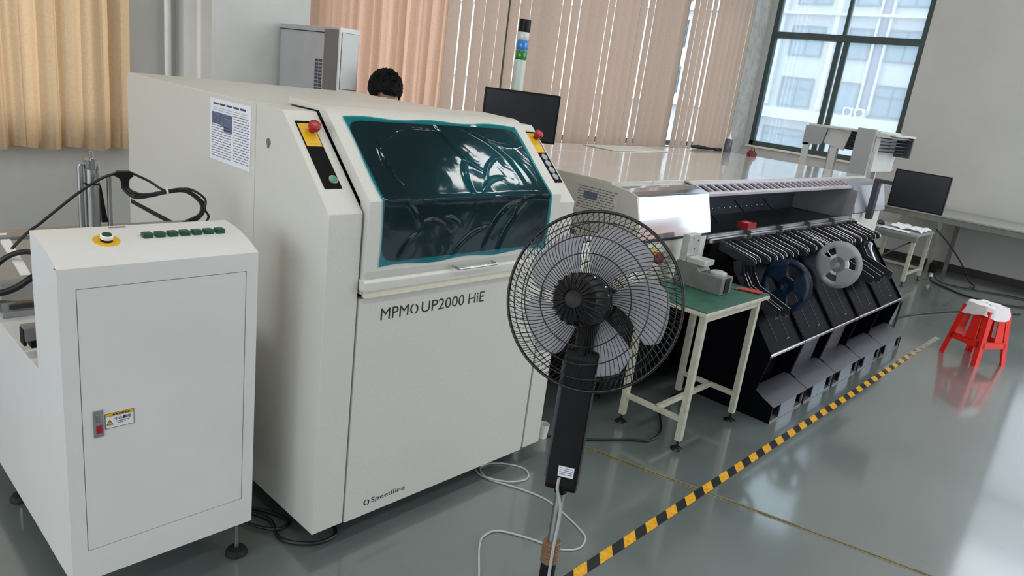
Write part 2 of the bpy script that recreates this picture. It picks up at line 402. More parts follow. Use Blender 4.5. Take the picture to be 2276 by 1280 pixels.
# unseen ceiling lamps added to lift the room light: recessed troffers in two rows
def added_ceiling_lamp(x_, y_, lab):
    t = thing('added_ceiling_lamp', (x_, y_, ZC), lab, 'lamp', 'added ceiling lamps above the line')
    MB().box(x_ - .62, x_ + .62, y_ - .16, y_ + .16, ZC - .05, ZC - .001, .004).build('housing', WHITEPL, t)
    em = MATS.get('fill_diffuser')
    if em is None:
        em = bpy.data.materials.new('fill_diffuser'); em.use_nodes = True; MATS['fill_diffuser'] = em
        pb = em.node_tree.nodes['Principled BSDF']; pb.inputs['Emission Color'].default_value = (1, .98, .93, 1); pb.inputs['Emission Strength'].default_value = 2.0
    MB().box(x_ - .60, x_ + .60, y_ - .14, y_ + .14, ZC - .058, ZC - .05).build('diffuser', em, t)
    d = bpy.data.lights.new('fill_light', 'AREA'); o = bpy.data.objects.new('fill_light', d); COL.objects.link(o)
    d.shape = 'RECTANGLE'; d.size = 1.2; d.size_y = .28; d.energy = FILL_W; d.color = (1.0, .99, .965)
    o.parent = t; o.location = (0, 0, -.06)
FILL_W = 9.5
for i, x_ in enumerate((-2.6, .2, 3.0, 5.8, 8.6)):
    for j, y_ in enumerate((-1.6, 1.6)):
        added_ceiling_lamp(x_, y_, 'unseen white ceiling lamp added for fill light, %s from the left wall in the %s row' % (('first', 'second', 'third', 'fourth', 'fifth')[i], ('front', 'rear')[j]))

# ------------------------------------------------------------------ outside: ground and the pale building across the yard
struct(MB().box(-60, 60, -60, 60, -7.2, -7.0).build('ground', mat('yard_concrete', (150, 152, 150), .8, noise=(.3, .15))))
FAC = mat('facade_render', (184, 188, 193), .8, noise=(.6, .05)); FACD = mat('facade_stripe', (104, 112, 134), .7, noise=(1, .08))
FACL = mat('facade_light', (208, 211, 214), .8, noise=(.8, .04)); WGL = mat('far_window_glass', (100, 134, 150), .2, noise=(.9, .3))
WFR = mat('far_window_frame', (84, 96, 104), .5); ACM = mat('ac_unit_white', (214, 214, 210), .5)
bd = thing('apartment_block', (22, 8, -7), 'pale grey building with rows of windows seen through the end window', 'building')
FX = 22.0
MB().box(FX, FX + 8, -6, 26, -7, 9).build('wall', FAC, bd)
def facade_win(y0, y1, z0, z1, split):
    f = MB(); t = .05
    f.box(FX - .05, FX + .02, y0 - t, y1 + t, z0 - t, z0).box(FX - .05, FX + .02, y0 - t, y1 + t, z1, z1 + t)
    f.box(FX - .05, FX + .02, y0 - t, y0, z0, z1).box(FX - .05, FX + .02, y1, y1 + t, z0, z1)
    if split: f.box(FX - .04, FX + .02, (y0 + y1) / 2 - .02, (y0 + y1) / 2 + .02, z0, z1).box(FX - .04, FX + .02, y0, y1, z0 + (z1 - z0) * .62, z0 + (z1 - z0) * .62 + .04)
    o = f.build('window', WFR, bd)
    MB().box(FX - .02, FX + .015, y0, y1, z0, z1).build('pane', WGL, o)
for z0, z1 in ((1.98, 2.74), (3.45, 4.2), (4.88, 5.65), (6.3, 7.05)):
    for y0, y1 in ((8.85, 9.75), (7.52, 8.08), (6.1, 7.06), (11.2, 12.2), (13.4, 14.4), (4.3, 5.2)): facade_win(y0, y1, z0, z1, y1 - y0 > .7)
facade_win(8.8, 10.0, .75, 1.25, True); facade_win(5.9, 7.1, .35, 1.15, True)
for y0, y1 in ((7.13, 7.34), (10.4, 10.7)): MB().box(FX - .06, FX + .02, y0, y1, 1.95, 9).build('pilaster', FACD, bd)
for y0, y1 in ((7.36, 7.42), (7.05, 7.11), (8.45, 8.58), (10.05, 10.2)): MB().box(FX - .12, FX + .02, y0, y1, 1.95, 9).build('pilaster', FACL, bd)
MB().box(FX - .35, FX + .02, -5, 25, 1.55, 1.86, .02).build('ledge', FACL, bd)
MB().box(FX - .2, FX + .02, -5, 25, 4.55, 4.62).build('ledge', FACL, bd)
for i, (y0, y1) in enumerate(((7.42, 7.68), (7.08, 7.36))):
    a_ = thing('air_conditioner', (FX - .2, (y0 + y1) / 2, 1.86), ('white outdoor air conditioner on the far ledge, left of the two', 'white outdoor air conditioner on the far ledge, right of the two')[i], 'air conditioner', 'air conditioners on the far ledge')
    MB().box(FX - .34, FX - .14, y0, y1, 1.86, 2.1, .01).build('casing', ACM, a_)
    MB().lathe([(.09, 0), (.09, .012), (.02, .014)], (FX - .34, (y0 + y1) / 2, 1.98), (-1, 0, 0), 20).build('fan_guard', WFR, a_)
# warm building on the other side of the yard, only mirrored in the polished cover
b2 = thing('rose_block', (20.5, -12, -7), 'pinkish low block outside, only mirrored in the polished cover', 'building')
MB().box(19, 21.8, -16, -8.6, -7, 3.3).build('wall', mat('pink_render', (196, 160, 150), .8, noise=(.5, .1)), b2)
MB().box(18.8, 21.9, -16.2, -8.4, 3.3, 3.5).build('roof', FACL, b2)

# ------------------------------------------------------------------ curtains and blinds on the back wall
def curtain(x0, x1, z0, z1, yc, folds, amp, seed, mt, name, label):
    rnd = random.Random(seed); ph = [rnd.uniform(0, 6.28) for _ in range(4)]
    def fn(u, v):
        x = x0 + (x1 - x0) * u; z = z0 + (z1 - z0) * v
        t = u * folds * 6.283
        y = yc + amp * (math.sin(t + ph[0] + .5 * math.sin(t * .37 + ph[1])) + .35 * math.sin(2.3 * t + ph[2]))
        y += .012 * math.sin(5 * v + 9 * u) ; x += .012 * math.sin(t * .5 + 2 * v)
        zz = z + (0.012 * math.sin(t * .5 + ph[3]) if v < .01 else 0)
        return (x, y, zz)
    mb = MB().grid(fn, int(folds * 14), 14)
    o = mb.build(name, mt); tag(o, label, 'curtain'); return o
curtain(-1.7, 1.83, .92, 4.95, 5.19, 26, .030, 3, CURT, 'curtain', 'cream curtain glowing with sun behind the small white loader')
curtain(3.12, 4.50, .95, 4.95, 5.19, 11, .028, 9, CURT2, 'curtain', 'rose beige gathered curtain behind the dark haired person')
vb = thing('vertical_blind', (7.3, 5.2, 4.96), 'wide beige vertical blind covering the windows behind the long machine', 'blind')
MB().box(4.46, 10.26, 5.17, 5.23, 4.93, 4.97, .004).build('head_rail', WHITEPL, vb)
rnd = random.Random(5); x = 4.5
while x < 10.24:
    if 8.40 < x < 8.60: x = 8.62
    wd = .150
    ang = rnd.uniform(-.16, .16); c0 = x + wd / 2
    def slat(u, v, c0=c0, wd=wd, ang=ang):
        s_ = (u - .5) * wd; bow = .016 * math.cos((u - .5) * math.pi)
        sw = .006 * math.sin(v * 3 + c0 * 7)
        return (c0 + s_ * math.cos(ang) - bow * math.sin(ang), 5.2 + s_ * math.sin(ang) - bow * math.cos(ang) + sw * v, .95 + 3.98 * v)
    MB().grid(slat, 6, 6).build('slat', BLIND, vb)
    x += wd * math.cos(ang) + rnd.uniform(.003, .008)
struct(MB().box(8.43, 8.60, 5.24, 5.30, .95, 4.95, .01).build('trim_6', mat('post_white', (232, 232, 234), .4, noise=(8, .04))))

# ------------------------------------------------------------------ board loader (white cabinet at the near left)
ld = thing('board_loader', (.78, 2.4, 0), 'small white loader cabinet with a row of green buttons, at the left of the line', 'machine')
LX0, LX1, LY, LZ0, LZ1 = .51, 1.05, 1.98, .15, 1.098
# tower: side profile with the curved control top, front open where the door sits
prof = [(LY + .02, LZ0), (LY + .02, LZ1 - .004), (LY, LZ1), (2.04, 1.122), (2.10, 1.138), (2.16, 1.146), (2.205, 1.148), (2.205, LZ0)]
MB().prism(prof, 'x', LX0, LX1).build('tower', LOADER, ld)
dx0, dx1, dz0, dz1 = .553, 1.012, .25, 1.04
fp = MB()
fp.box(LX0, dx0 - .002, LY, LY + .02, LZ0, LZ1).box(dx1 + .002, LX1, LY, LY + .02, LZ0, LZ1)
fp.box(dx0 - .002, dx1 + .002, LY, LY + .02, LZ0, dz0 - .002).box(dx0 - .002, dx1 + .002, LY, LY + .02, dz1 + .002, LZ1)
fp.build('front_frame', LOADER, ld)
MB().box(dx0 - .002, dx1 + .002, LY + .012, LY + .0195, dz0 - .002, dz1 + .002).build('door_gap', DARKGAP, ld)
door = MB().box(dx0, dx1, LY + .0005, LY + .012, dz0, dz1, .001).build('door', LOADER, ld)
# latch with red key, warning label
MB().box(.579, .604, LY - .004, LY + .004, .607, .687, .001).build('latch', GREYMET, door)
MB().box(.584, .600, LY - .0055, LY, .652, .676, .002).build('latch_handle', BRUSHED, door)
MB().box(.584, .600, LY - .0055, LY, .618, .644, .002).build('latch_key', RED, door)
lab = MB().box(.608, .684, LY - .0006, LY + .001, .625, .671).build('warning_label', PAPER, door)
LPRINT = MB()
yb = LY - .0011
LPRINT.box(.608, .684, yb, yb + .0004, .6700, .6712).box(.608, .684, yb, yb + .0004, .6245, .6257).box(.608, .6092, yb, yb + .0004, .625, .671).box(.6828, .684, yb, yb + .0004, .625, .671)
LPRINT.box(.6092, .6828, yb, yb + .0004, .6610, .6618)
add_text(LPRINT, '小心触电', (.632, yb, .6475), (1, 0, 0), (0, 0, 1), .044, .0095)
for k in range(5): LPRINT.box(.636 + k * .0072, .6422 + k * .0072, yb, yb + .0004, .6415, .6432)
for k in range(3): LPRINT.box(.642 + k * .0074, .6482 + k * .0074, yb, yb + .0004, .6365, .638)
for k in range(6): LPRINT.box(.628 + k * .0078, .6335 + k * .0078, yb - .0004, yb, .6636, .6674)
LPRINT.box(.610, .6295, yb - .0002, yb + .0002, .6335, .6342)
tri = [(.6112, .6355), (.6288, .6355), (.620, .6525)]; tri2 = [(.6138, .637), (.6262, .637), (.620, .649)]
LPRINT.add([(p[0], yb + .0002, p[1]) for p in tri], [(0, 1, 2)])
bolt = [(.6205, .6462), (.6178, .6425), (.6202, .6425), (.6192, .638), (.6224, .6432), (.620, .6432)]
LPRINT.add([(p[0], yb - .0004, p[1]) for p in bolt], [tuple(range(6))])
LPRINT.build('label_print', INKB, door)
mb = MB().box(.6092, .6828, yb + .00025, yb + .0005, .6618, .6700)
mb.add([(p[0], yb - .0002, p[1]) for p in tri2], [(0, 1, 2)]); mb.build('label_yellow_band', YEL, door)
# control top: a slightly sloped plane, buttons stand on it
def top_z(y): return 1.098 + (1.122 - 1.098) * (y - LY) / .06 if y < 2.04 else 1.122 + .016 * (y - 2.04) / .06
for k in range(7):
    xk = .772 + k * .0352; z = top_z(2.10)
    MB().box(xk - .0135, xk + .0135, 2.087, 2.113, z - .003, z + .012, .003).build('push_button', GRN, ld)
z = top_z(2.09)
MB().lathe([(.034, -.002), (.034, .0015), (.0, .0016)], (.663, 2.092, z), (0, -.28, 1), 28).build('start_ring', YEL, ld)
MB().lathe([(.0155, 0), (.0155, .011), (.0, .0112)], (.663, 2.092, z), (0, -.28, 1), 24).build('start_collar', BLACKPL, ld)
sb = MB().lathe([(.0165, .009), (.0165, .018), (.0145, .0195), (.0, .0196)], (.663, 2.092, z), (0, -.28, 1), 24).build('start_button', WHITEPL, ld)
MB().lathe([(.0125, .018), (.0125, .0208), (.0, .021)], (.663, 2.092, z), (0, -.28, 1), 24).build('start_cap', GRN, sb)
MB().box(.70, .745, 2.182, 2.192, 1.146, 1.1492).build('nameplate', GREYMET, ld)
# low rear body with feed shelf
MB().box(LX0, LX1, 2.206, 3.35, LZ0, .742, .002).build('rear_body', LOADER, ld)
MB().box(LX0 + .015, LX1 - .015, 2.66, 3.30, .742, .86, .003).build('rear_housing', mat('loader_grey_panel', (150, 150, 148), .5, noise=(5, .08)), ld)
MB().box(LX0 - .02, LX1 + .06, 2.56, 2.66, 1.030, 1.042, .002).build('upper_plate', GREYMET, ld)
MB().prism([(2.35, .98), (2.36, .985), (2.60, 1.045), (2.60, 1.035)], 'x', .515, .54).build('guide_strip', WHITEPL, ld)
g = MB().box(.46, .62, 2.34, 2.37, .875, .905, .002).build('guide_rail', BRUSHED, ld)
MB().box(.48, .62, 2.335, 2.341, .884, .897).build('rail_slot', DARKMET, g)
g = MB().box(.50, .60, 2.28, 2.33, .80, .84, .003).build('stopper', GREYMET, ld)
MB().box(.497, .505, 2.285, 2.325, .785, .835, .002).build('stopper_pad', BLACKPL, g)
MB().box(.515, .60, 2.285, 2.325, .775, .80, .002).build('stopper_block', BLACKPL, g)
# pneumatic cylinder with guide rods
cy = MB().lathe([(.0, 1.04), (.021, 1.04), (.021, 1.262), (.0165, 1.263), (.0, 1.263)], (.787, 2.6, 0), (0, 0, 1), 24).build('lift_cylinder', BRUSHED, ld)
MB().lathe([(.0215, 1.245), (.0235, 1.247), (.0235, 1.275), (.010, 1.279), (.007, 1.281), (.007, 1.302), (.0, 1.303)], (.787, 2.6, 0), (0, 0, 1), 24).build('cylinder_head', STEEL, cy)
MB().lathe([(.0222, 1.193), (.0232, 1.194), (.0232, 1.198), (.0222, 1.199)], (.787, 2.6, 0), (0, 0, 1), 20).build('clamp_band', BLACKPL, cy)
MB().prism([(.808, 1.19), (.812, 1.19), (.83, 1.064), (.812, 1.064)], 'y', 2.595, 2.605).build('gusset', BLACKPL, cy)
MB().cyl((.752, 2.6, 1.04), (.752, 2.6, 1.255), .009, n=14).build('guide_rod', BRUSHED, ld)
MB().cyl((.838, 2.6, 1.04), (.838, 2.6, 1.226), .008, n=14).build('guide_rod', BRUSHED, ld)
MB().tube(smooth_path([(.752, 2.6, 1.252), (.757, 2.6, 1.262), (.768, 2.6, 1.255), (.769, 2.6, 1.24)]), .005, 8).build('air_fitting', BRUSHED, cy)
for (fx, fy) in ((1.024, 2.03), (.56, 2.76), (.56, 2.05)):
    ft = MB().lathe([(.0, 0), (.037, 0), (.037, .008), (.030, .020), (.012, .026), (.0, .026)], (fx, fy, 0), (0, 0, 1), 24).build('levelling_foot', BLACKRB, ld)
    MB().cyl((fx, fy, .02), (fx, fy, LZ0 + .01), .008, n=12).build('foot_screw', BRUSHED, ft)
for i, (px, pz) in enumerate(((.522, .30), (.56, 1.07), (.61, 1.093), (.64, 1.094))):
    pass
# splitter with its bundle of black cables
cb = thing('cable_splitter', (.88, 2.6, 1.064), 'black cable splitter with a looped bundle of black cables above the loader', 'cable')
def yp(x_, z_, y_=2.55): return (x_, y_, z_)
MB().prism([(.84, 1.228), (.846, 1.246), (.888, 1.246), (.896, 1.229), (.885, 1.222), (.877, 1.206), (.862, 1.206), (.854, 1.222)], 'y', 2.54, 2.56, .002).build('splitter', BLACKPL, cb)
MB().tube(smooth_path([yp(.846, 1.239), yp(.80, 1.222), yp(.74, 1.183), yp(.68, 1.134), yp(.62, 1.082), yp(.585, 1.055), (.53, 2.50, 1.02)]), .0045, 8).build('cable', CABLE, cb)
for k in range(3):
    x0 = .862 + k * .0085
    MB().tube(smooth_path([yp(x0, 1.21), yp(x0 + .004, 1.185 - .0 * k), yp(x0 + .030, 1.160 + .006 * k, 2.53), yp(.945, 1.166 + .004 * k, 2.52), yp(.985, 1.180 + .003 * k, 2.50), yp(1.040, 1.186 + .004 * k, 2.48), yp(1.082 + .006 * k, 1.150, 2.46), yp(1.075 + .006 * k, 1.112, 2.45), yp(1.03 + .012 * k, 1.09 - .004 * k, 2.45), yp(.985 + .03 * k, 1.066, 2.45)]), .0042, 8).build('cable', CABLE, cb)
MB().tube(smooth_path([yp(.89, 1.240), yp(.94, 1.215, 2.53), yp(.985, 1.186, 2.50), yp(1.05, 1.196, 2.48), yp(1.098, 1.165, 2.46), yp(1.095, 1.128, 2.45), yp(1.108, 1.10, 2.45), yp(1.085, 1.064, 2.45)]), .0042, 8).build('cable', CABLE, cb)
MB().lathe([(.0135, -.002), (.0135, .002)], (.985, 2.50, 1.184), (1, 0, .1), 12).build('cable_tie', WHITEPL, cb)
hs = MB().tube(smooth_path([(.60, 2.40, 1.02), (.545, 2.42, 1.03), (.50, 2.44, 1.01), (.46, 2.46, .96), (.44, 2.47, .92)]), .008, 10).build('air_hose', CABLE); tag(hs, 'thin black hose curving out behind the white loader, upper of two', 'hose')
hs = MB().tube(smooth_path([(.60, 2.36, .985), (.55, 2.37, .965), (.51, 2.38, .935), (.47, 2.39, .92), (.43, 2.40, .925)]), .010, 10).build('air_hose', CABLE); tag(hs, 'thick black hose beside the white loader, lower of two', 'hose')

# ------------------------------------------------------------------ stencil printer
pr = thing('stencil_printer', (1.83, 2.7, 0), 'large speckled off-white printing machine with a turquoise filmed window', 'machine')
X0, X1, PY, PB, ZT = 1.22, 2.43, 1.87, .08, 1.514
ZB = 1.23      # height of the front break
# rear body
MB().box(X0, X1, 2.345, 3.52, PB, ZT, .006).build('rear_body', PRINTER, pr)
MB().box(X0 + .06, X1 - .06, 1.97, 3.42, 0, PB).build('plinth', DARKGAP, pr)
colp = [(PY, PB), (PY, ZB), (2.17, ZT - .002), (2.342, ZT - .002), (2.342, PB)]
MB().prism(colp, 'x', X0, 1.345, .003).build('left_column', PRINTER, pr)
MB().prism(colp, 'x', 2.318, X1, .003).build('right_column', PRINTER, pr)
MB().prism([(PY + .06, PB), (PY + .06, 1.20), (2.20, 1.47), (2.34, 1.47), (2.34, PB)], 'x', 1.345, 2.318).build('inner_body', DARKGAP, pr)
pan = MB().box(1.353, 2.306, PY, PY + .03, PB - .005, .938, .003).build('front_panel', PRINTER, pr)
MB().box(X0 - .0015, X0 + .001, 2.46, 3.50, .928, .948).build('board_inlet', DARKGAP, pr)
# printed name and emblem
U = (1, 0, 0); V = (0, 0, 1)
mb = MB(); add_text(mb, 'MPM', (1.446, PY - .0004, .849), U, V, .121, .042); swirl(mb, (1.593, PY - .0004, .869), U, V, .019, .0035); mb.build('maker_initials', INKB, pan)
mb = MB(); add_text(mb, 'UP2000', (1.627, PY - .0004, .849), U, V, .210, .042); mb.build('model_lettering', INKB, pan)
mb = MB(); add_text(mb, 'HiE', (1.860, PY - .0004, .849), U, V, .084, .042); mb.build('model_suffix', INKB, pan)
mb = MB(); swirl(mb, (1.447, PY - .0004, .127), U, V, .0125, .0028)
add_text(mb, 'Speedline', (1.468, PY - .0004, .118), U, V, .160, .021); mb.build('maker_lettering', INKB, pan)
# hood: profile loop with rounded top edge
hp = [(1.848, 1.035), (1.848, 1.271), (2.118, 1.515), (2.135, 1.526), (2.16, 1.534), (2.36, 1.540), (2.37, 1.530), (2.37, 1.517), (2.17, 1.515), (1.90, 1.26), (1.90, .955), (1.862, .955), (1.862, 1.0)]
hood = MB().prism(hp, 'x', 1.353, 2.306, .002).build('hood', PRINTER, pr)
MB().prism([(1.836, .972), (1.836, 1.003), (1.848, 1.010), (1.87, 1.010), (1.87, .972)], 'x', 1.345, 2.312, .003).build('hood_lip', PRINTER, hood)
MB().prism([(1.846, .945), (1.846, .971), (1.87, .971), (1.87, .945)], 'x', 1.360, 2.312, .002).build('hood_strip', mat('strip_cream', (222, 216, 196), .4, noise=(30, .05)), hood)
# handle
hd = MB().tube(smooth_path([(1.735, 1.846, 1.020), (1.738, 1.818, 1.018), (1.752, 1.812, 1.018), (1.92, 1.812, 1.018), (1.934, 1.818, 1.018), (1.937, 1.846, 1.020)], 4), .0048, 10).build('hood_handle', STEEL, hood)
# dark bent window with rounded corners, then the wrinkled turquoise film over it
def bend(u, s, lift):
    """point on the hood's front: x by u, s = height along the front 0..1 (bottom to top of the slope)"""
    zf0, zb, yt, zt = 1.05, 1.271, 2.108, 1.506
    L1 = zb - zf0; L2 = math.hypot(yt - 1.848, zt - zb); d = s * (L1 + L2)
    n2 = Vector((0, -(zt - zb), (yt - 1.848))).normalized()
    if d < L1: P = Vector((0, 1.848, zf0 + d)); nn = Vector((0, -1, 0))
    else: q = (d - L1) / L2; P = Vector((0, 1.848 + (yt - 1.848) * q, zb + (zt - zb) * q)); nn = n2
    k = min(1, max(0, (d - L1 + .012) / .024)); nn = (Vector((0, -1, 0)) * (1 - k) + n2 * k).normalized()
    P += nn * lift; P.x = u; return P
LT = (1.271 - 1.05) + math.hypot(2.108 - 1.848, 1.506 - 1.271)
def rounded(u, v, w_, h_, r_):
    """map the unit square onto a rounded rectangle of w_ x h_"""
    x_ = (u - .5) * w_; y_ = (v - .5) * h_; dy = h_ / 2 - abs(y_); dxm = w_ / 2
    if dy < r_: dxm -= r_ - math.sqrt(max(0, r_ * r_ - (r_ - dy) ** 2))
    return x_ * dxm / (w_ / 2), y_
def gl(u, v):
    x_, y_ = rounded(u, v, .822, LT - .030, .05); return bend(1.822 + x_, (y_ + LT / 2) / LT, .0012)
MB().grid(gl, 30, 60).build('hood_window', mat('smoked_glass', (20, 25, 31), .2, spec=.2), hood)
def fl(u, v):
    x_ = 1.402 + .842 * u + .004 * math.sin(v * 9)
    wr = 0
    for (cx, cy, ang, amp, wd, ln) in CREASES:
        du = (u - cx) * .84; dv = (v - cy) * LT
        a_ = du * math.cos(ang) + dv * math.sin(ang); b_ = -du * math.sin(ang) + dv * math.cos(ang) + .22 * a_ * a_ / max(ln, .05)
        wr += amp * math.exp(-(b_ / wd) ** 2) * math.exp(-(a_ / ln) ** 4)
    wr += .0012 * mnoise.noise(Vector((u * 9, v * 7, 1)))
    wr += (.005 + .003 * math.sin(u * 23) * math.sin(u * 7)) * math.exp(-((v - .221 / LT) * LT / .009) ** 2)   # taut ridge along the bend
    edge = min(u, 1 - u, v, 1 - v); wr *= min(1, edge / .03)
    vv = v + .008 * math.sin(u * 17) * (1 if v > .98 or v < .02 else 0)
    return bend(x_, vv, .0042 + wr)
rc = random.Random(11)
CREASES = [(.10, .70, 1.55, .006, .006, .10), (.5, .55, 1.3, .007, .008, .09), (.5, .80, 2.0, .006, .008, .12), (.62, .50, .5, .006, .006, .07), (.66, .62, .8, .006, .006, .08), (.75, .86, 2.75, .006, .008, .14), (.3, .93, .15, .006, .008, .12), (.82, .70, -1.1, .005, .006, .1), (.9, .62, -1.2, .005, .005, .1), (.62, .22, .9, .008, .006, .10), (.70, .16, 1.0, .008, .007, .12), (.45, .12, .6, .006, .006, .1), (.76, .30, 1.1, .006, .006, .06), (.38, .25, -.5, .005, .005, .04), (.15, .33, -.9, .005, .006, .05), (.28, .25, -.3, .004, .005, .05), (.12, .12, .9, .005, .006, .05), (.85, .38, .1, .006, .006, .12)]
MB().grid(fl, 160, 170).build('protective_film', FILM, hood)
STRIPB = mat('strip_black', (18, 18, 20), .7, noise=(60, .3), spec=.1)
# left control strip: black plate, yellow field, stop button, green button
sdir = Vector((0, .300, .282)).normalized(); nrm = Vector((0, -.282, .300)).normalized()
def sp(x_, t_, h_=0.0):  # point on the column slope: t along the slope from the break
    q = Vector((x_, PY, ZB)) + sdir * t_ + nrm * h_; return q
def slope_plate(mb, x0, x1, t0, t1, h0, h1):
    vs = [sp(x_, t_, h_) for x_ in (x0, x1) for t_ in (t0, t1) for h_ in (h0, h1)]
    return mb.add(vs, [(0, 1, 3, 2), (4, 6, 7, 5), (0, 4, 5, 1), (2, 3, 7, 6), (0, 2, 6, 4), (1, 5, 7, 3)])
st = slope_plate(MB(), 1.245, 1.308, .096, .366, 0, .002).build('left_control_strip', STRIPB, pr)
slope_plate(MB(), 1.249, 1.305, .262, .355, .002, .003).build('stop_field', YEL, st)
slope_plate(MB(), 1.262, 1.293, .270, .272, .003, .0032).build('stop_print', INKB, st)
def stop_button(x_, t_, par):
    q = sp(x_, t_)
    b_ = MB().lathe([(.011, 0), (.011, .016), (.0195, .020), (.0205, .028), (.0195, .036), (.015, .038), (.0, .038)], q, nrm, 28).build('stop_button', RED, par)
    return b_
stop_button(1.290, .325, st)
gb = MB().lathe([(.0155, .002), (.0155, .008), (.012, .0085)], sp(1.287, .128), nrm, 26).build('green_button', GREYMET, st)
MB().lathe([(.012, .004), (.012, .0095), (.0, .0098)], sp(1.287, .128), nrm, 24).build('green_cap', GRNL, gb)
st = slope_plate(MB(), 2.350, 2.418, .100, .372, 0, .002).build('right_control_strip', STRIPB, pr)
slope_plate(MB(), 2.354, 2.412, .258, .362, .002, .003).build('stop_field', YEL, st)
stop_button(2.400, .338, st)
for k, t_ in enumerate((.232, .198, .162, .128)):
    rb = MB().lathe([(.0165, .002), (.0165, .007), (.0125, .0075)], sp(2.386, t_), nrm, 24).build('round_button', GREYMET, st)
    MB().lathe([(.0125, .003), (.0125, .006), (.0, .0062)], sp(2.386, t_), nrm, 20).build('button_cap', (GREYPL, GREYPL, BRUSHED, GRNL)[k], rb)
# side latch
MB().lathe([(.013, 0), (.013, .003), (.0, .0032)], (X0, 2.25, 1.395), (-1, 0, 0), 18).build('side_latch', BRUSHED, pr)
MB().box(X0 - .005, X0, 2.246, 2.254, 1.375, 1.405, .001).build('latch_tongue', BRUSHED, pr)
# printed notice on the left side in a clear sleeve
nb = thing('paper_notice', (X0, 2.53, 1.27), 'printed instruction sheet with a photo stuck on the side of the large printing machine', 'paper')
MB().box(X0 - .0015, X0 - .0005, 2.375, 2.686, 1.272, 1.495, 0).build('sheet', PAPER, nb)
xq = X0 - .0019
mb = MB(); rn = random.Random(3)
def ln(mb, y0, y1, z0, z1): return mb.box(xq - .0002, xq + .0003, y0, y1, z0, z1)
# facing -x: the sheet's left in the photo is larger y
for k in range(5): ln(mb, 2.66 - .052 * (k + 1) + .01, 2.66 - .052 * k, 1.474, 1.481)
for k in range(3): ln(mb, 2.40, 2.66, 1.462 - k * .008, 1.463 - k * .008)
for k in range(13):
    z = 1.398 - k * .0092
    yy = 2.67
    while yy > 2.52:
        l_ = rn.uniform(.008, .03); ln(mb, max(2.52, yy - l_), yy, z, z + .0022); yy -= l_ + .004
for k in range(18):
    z = 1.446 - k * .0092
    yy = 2.50
    while yy > 2.39:
        l_ = rn.uniform(.006, .022); ln(mb, max(2.385, yy - l_), yy, z, z + .0022); yy -= l_ + .004
mb.build('printed_text', INK, nb)
mb = MB(); ln(mb, 2.60, 2.67, 1.405, 1.447); ln(mb, 2.5755, 2.5995, 1.40, 1.445); ln(mb, 2.51, 2.5755, 1.4305, 1.445); mb.build('printed_picture', PHOTOB, nb)
ln(MB(), 2.51, 2.575, 1.383, 1.43).build('printed_block', mat('print_blue', (92, 106, 136), .6), nb)

# ------------------------------------------------------------------ conveyor bridge between printer and placer
br = thing('conveyor_bridge', (2.76, 2.3, 0), 'short white board conveyor between the two large machines, seen through the fan', 'conveyor')
MB().box(2.50, 3.04, 2.06, 2.14, .90, .98, .004).build('front_rail', WHITEPL, br)
MB().box(2.50, 3.04, 2.44, 2.52, .90, .98, .004).build('rear_rail', WHITEPL, br)
MB().box(2.52, 3.02, 2.14, 2.44, .905, .915).build('belt', BLACKRB, br)
MB().box(2.62, 2.86, 2.03, 2.10, .70, .90, .004).build('control_box', PLACERW, br)
MB().box(2.64, 2.70, 2.05, 2.11, .98, 1.05, .004).build('sensor', BLACKPL, br)
MB().prism([(2.63, .98), (2.84, .98), (2.80, 1.0), (2.66, 1.03)], 'y', 2.04, 2.05).build('bracket', GREYMET, br)
for x_ in (2.53, 3.01):
    for y_ in (2.10, 2.48): MB().box(x_ - .02, x_ + .02, y_ - .02, y_ + .02, 0, .90).build('leg', PLACERW, br)
bn = MB().lathe([(0, 0), (.028, 0), (.034, .07), (.031, .07), (.026, .006), (0, .006)], (2.60, 1.99, 0), (0, 0, 1), 20).build('plastic_pot', WHITEPL); tag(bn, 'small white pot on the floor right beside the printing machine', 'pot')

# ------------------------------------------------------------------ long placement machine
pm = thing('placement_machine', (5.1, 2.8, 0), 'long cream placement machine with a polished cover and black feeder bays', 'machine')
TZ = 1.25
# left end module
MB().box(3.10, 3.85, 1.958, 3.74, .70, .965, .004).build('left_lower_case', PLACERW, pm)
MB().box(3.13, 3.85, 2.03, 3.70, .06, .70).build('left_base', BLACKPL, pm)
MB().prism([(1.95, .966), (1.95, .984), (2.30, 1.0), (2.30, .966)], 'x', 3.11, 3.845).build('left_dark_band', DARKMET, pm)  # dark sheet-metal band below the polished cover
covp = [(1.936, .985), (1.946, 1.03), (1.962, 1.09), (1.980, 1.15), (1.994, 1.203), (2.006, 1.209), (2.05, 1.220), (2.10, 1.228), (2.16, 1.235), (2.16, 1.0), (1.98, .985)]
MB().prism(covp, 'x', 3.112, 3.845, .0015).build('polished_cover', STEEL, pm)
endp = [(1.934, .97), (1.936, 1.0), (1.955, 1.07), (1.978, 1.15), (1.994, 1.206), (2.05, 1.224), (2.16, 1.238), (2.5, 1.246), (3.74, 1.246), (3.74, .97)]
MB().prism(endp, 'x', 3.098, 3.111).build('left_end_plate', PLACER, pm)
MB().prism([(3.111, 1.0), (3.84, 1.0), (3.84, 1.236), (3.111, 1.236)], 'y', 2.16, 3.74).build('left_inner_case', PLACERW, pm)
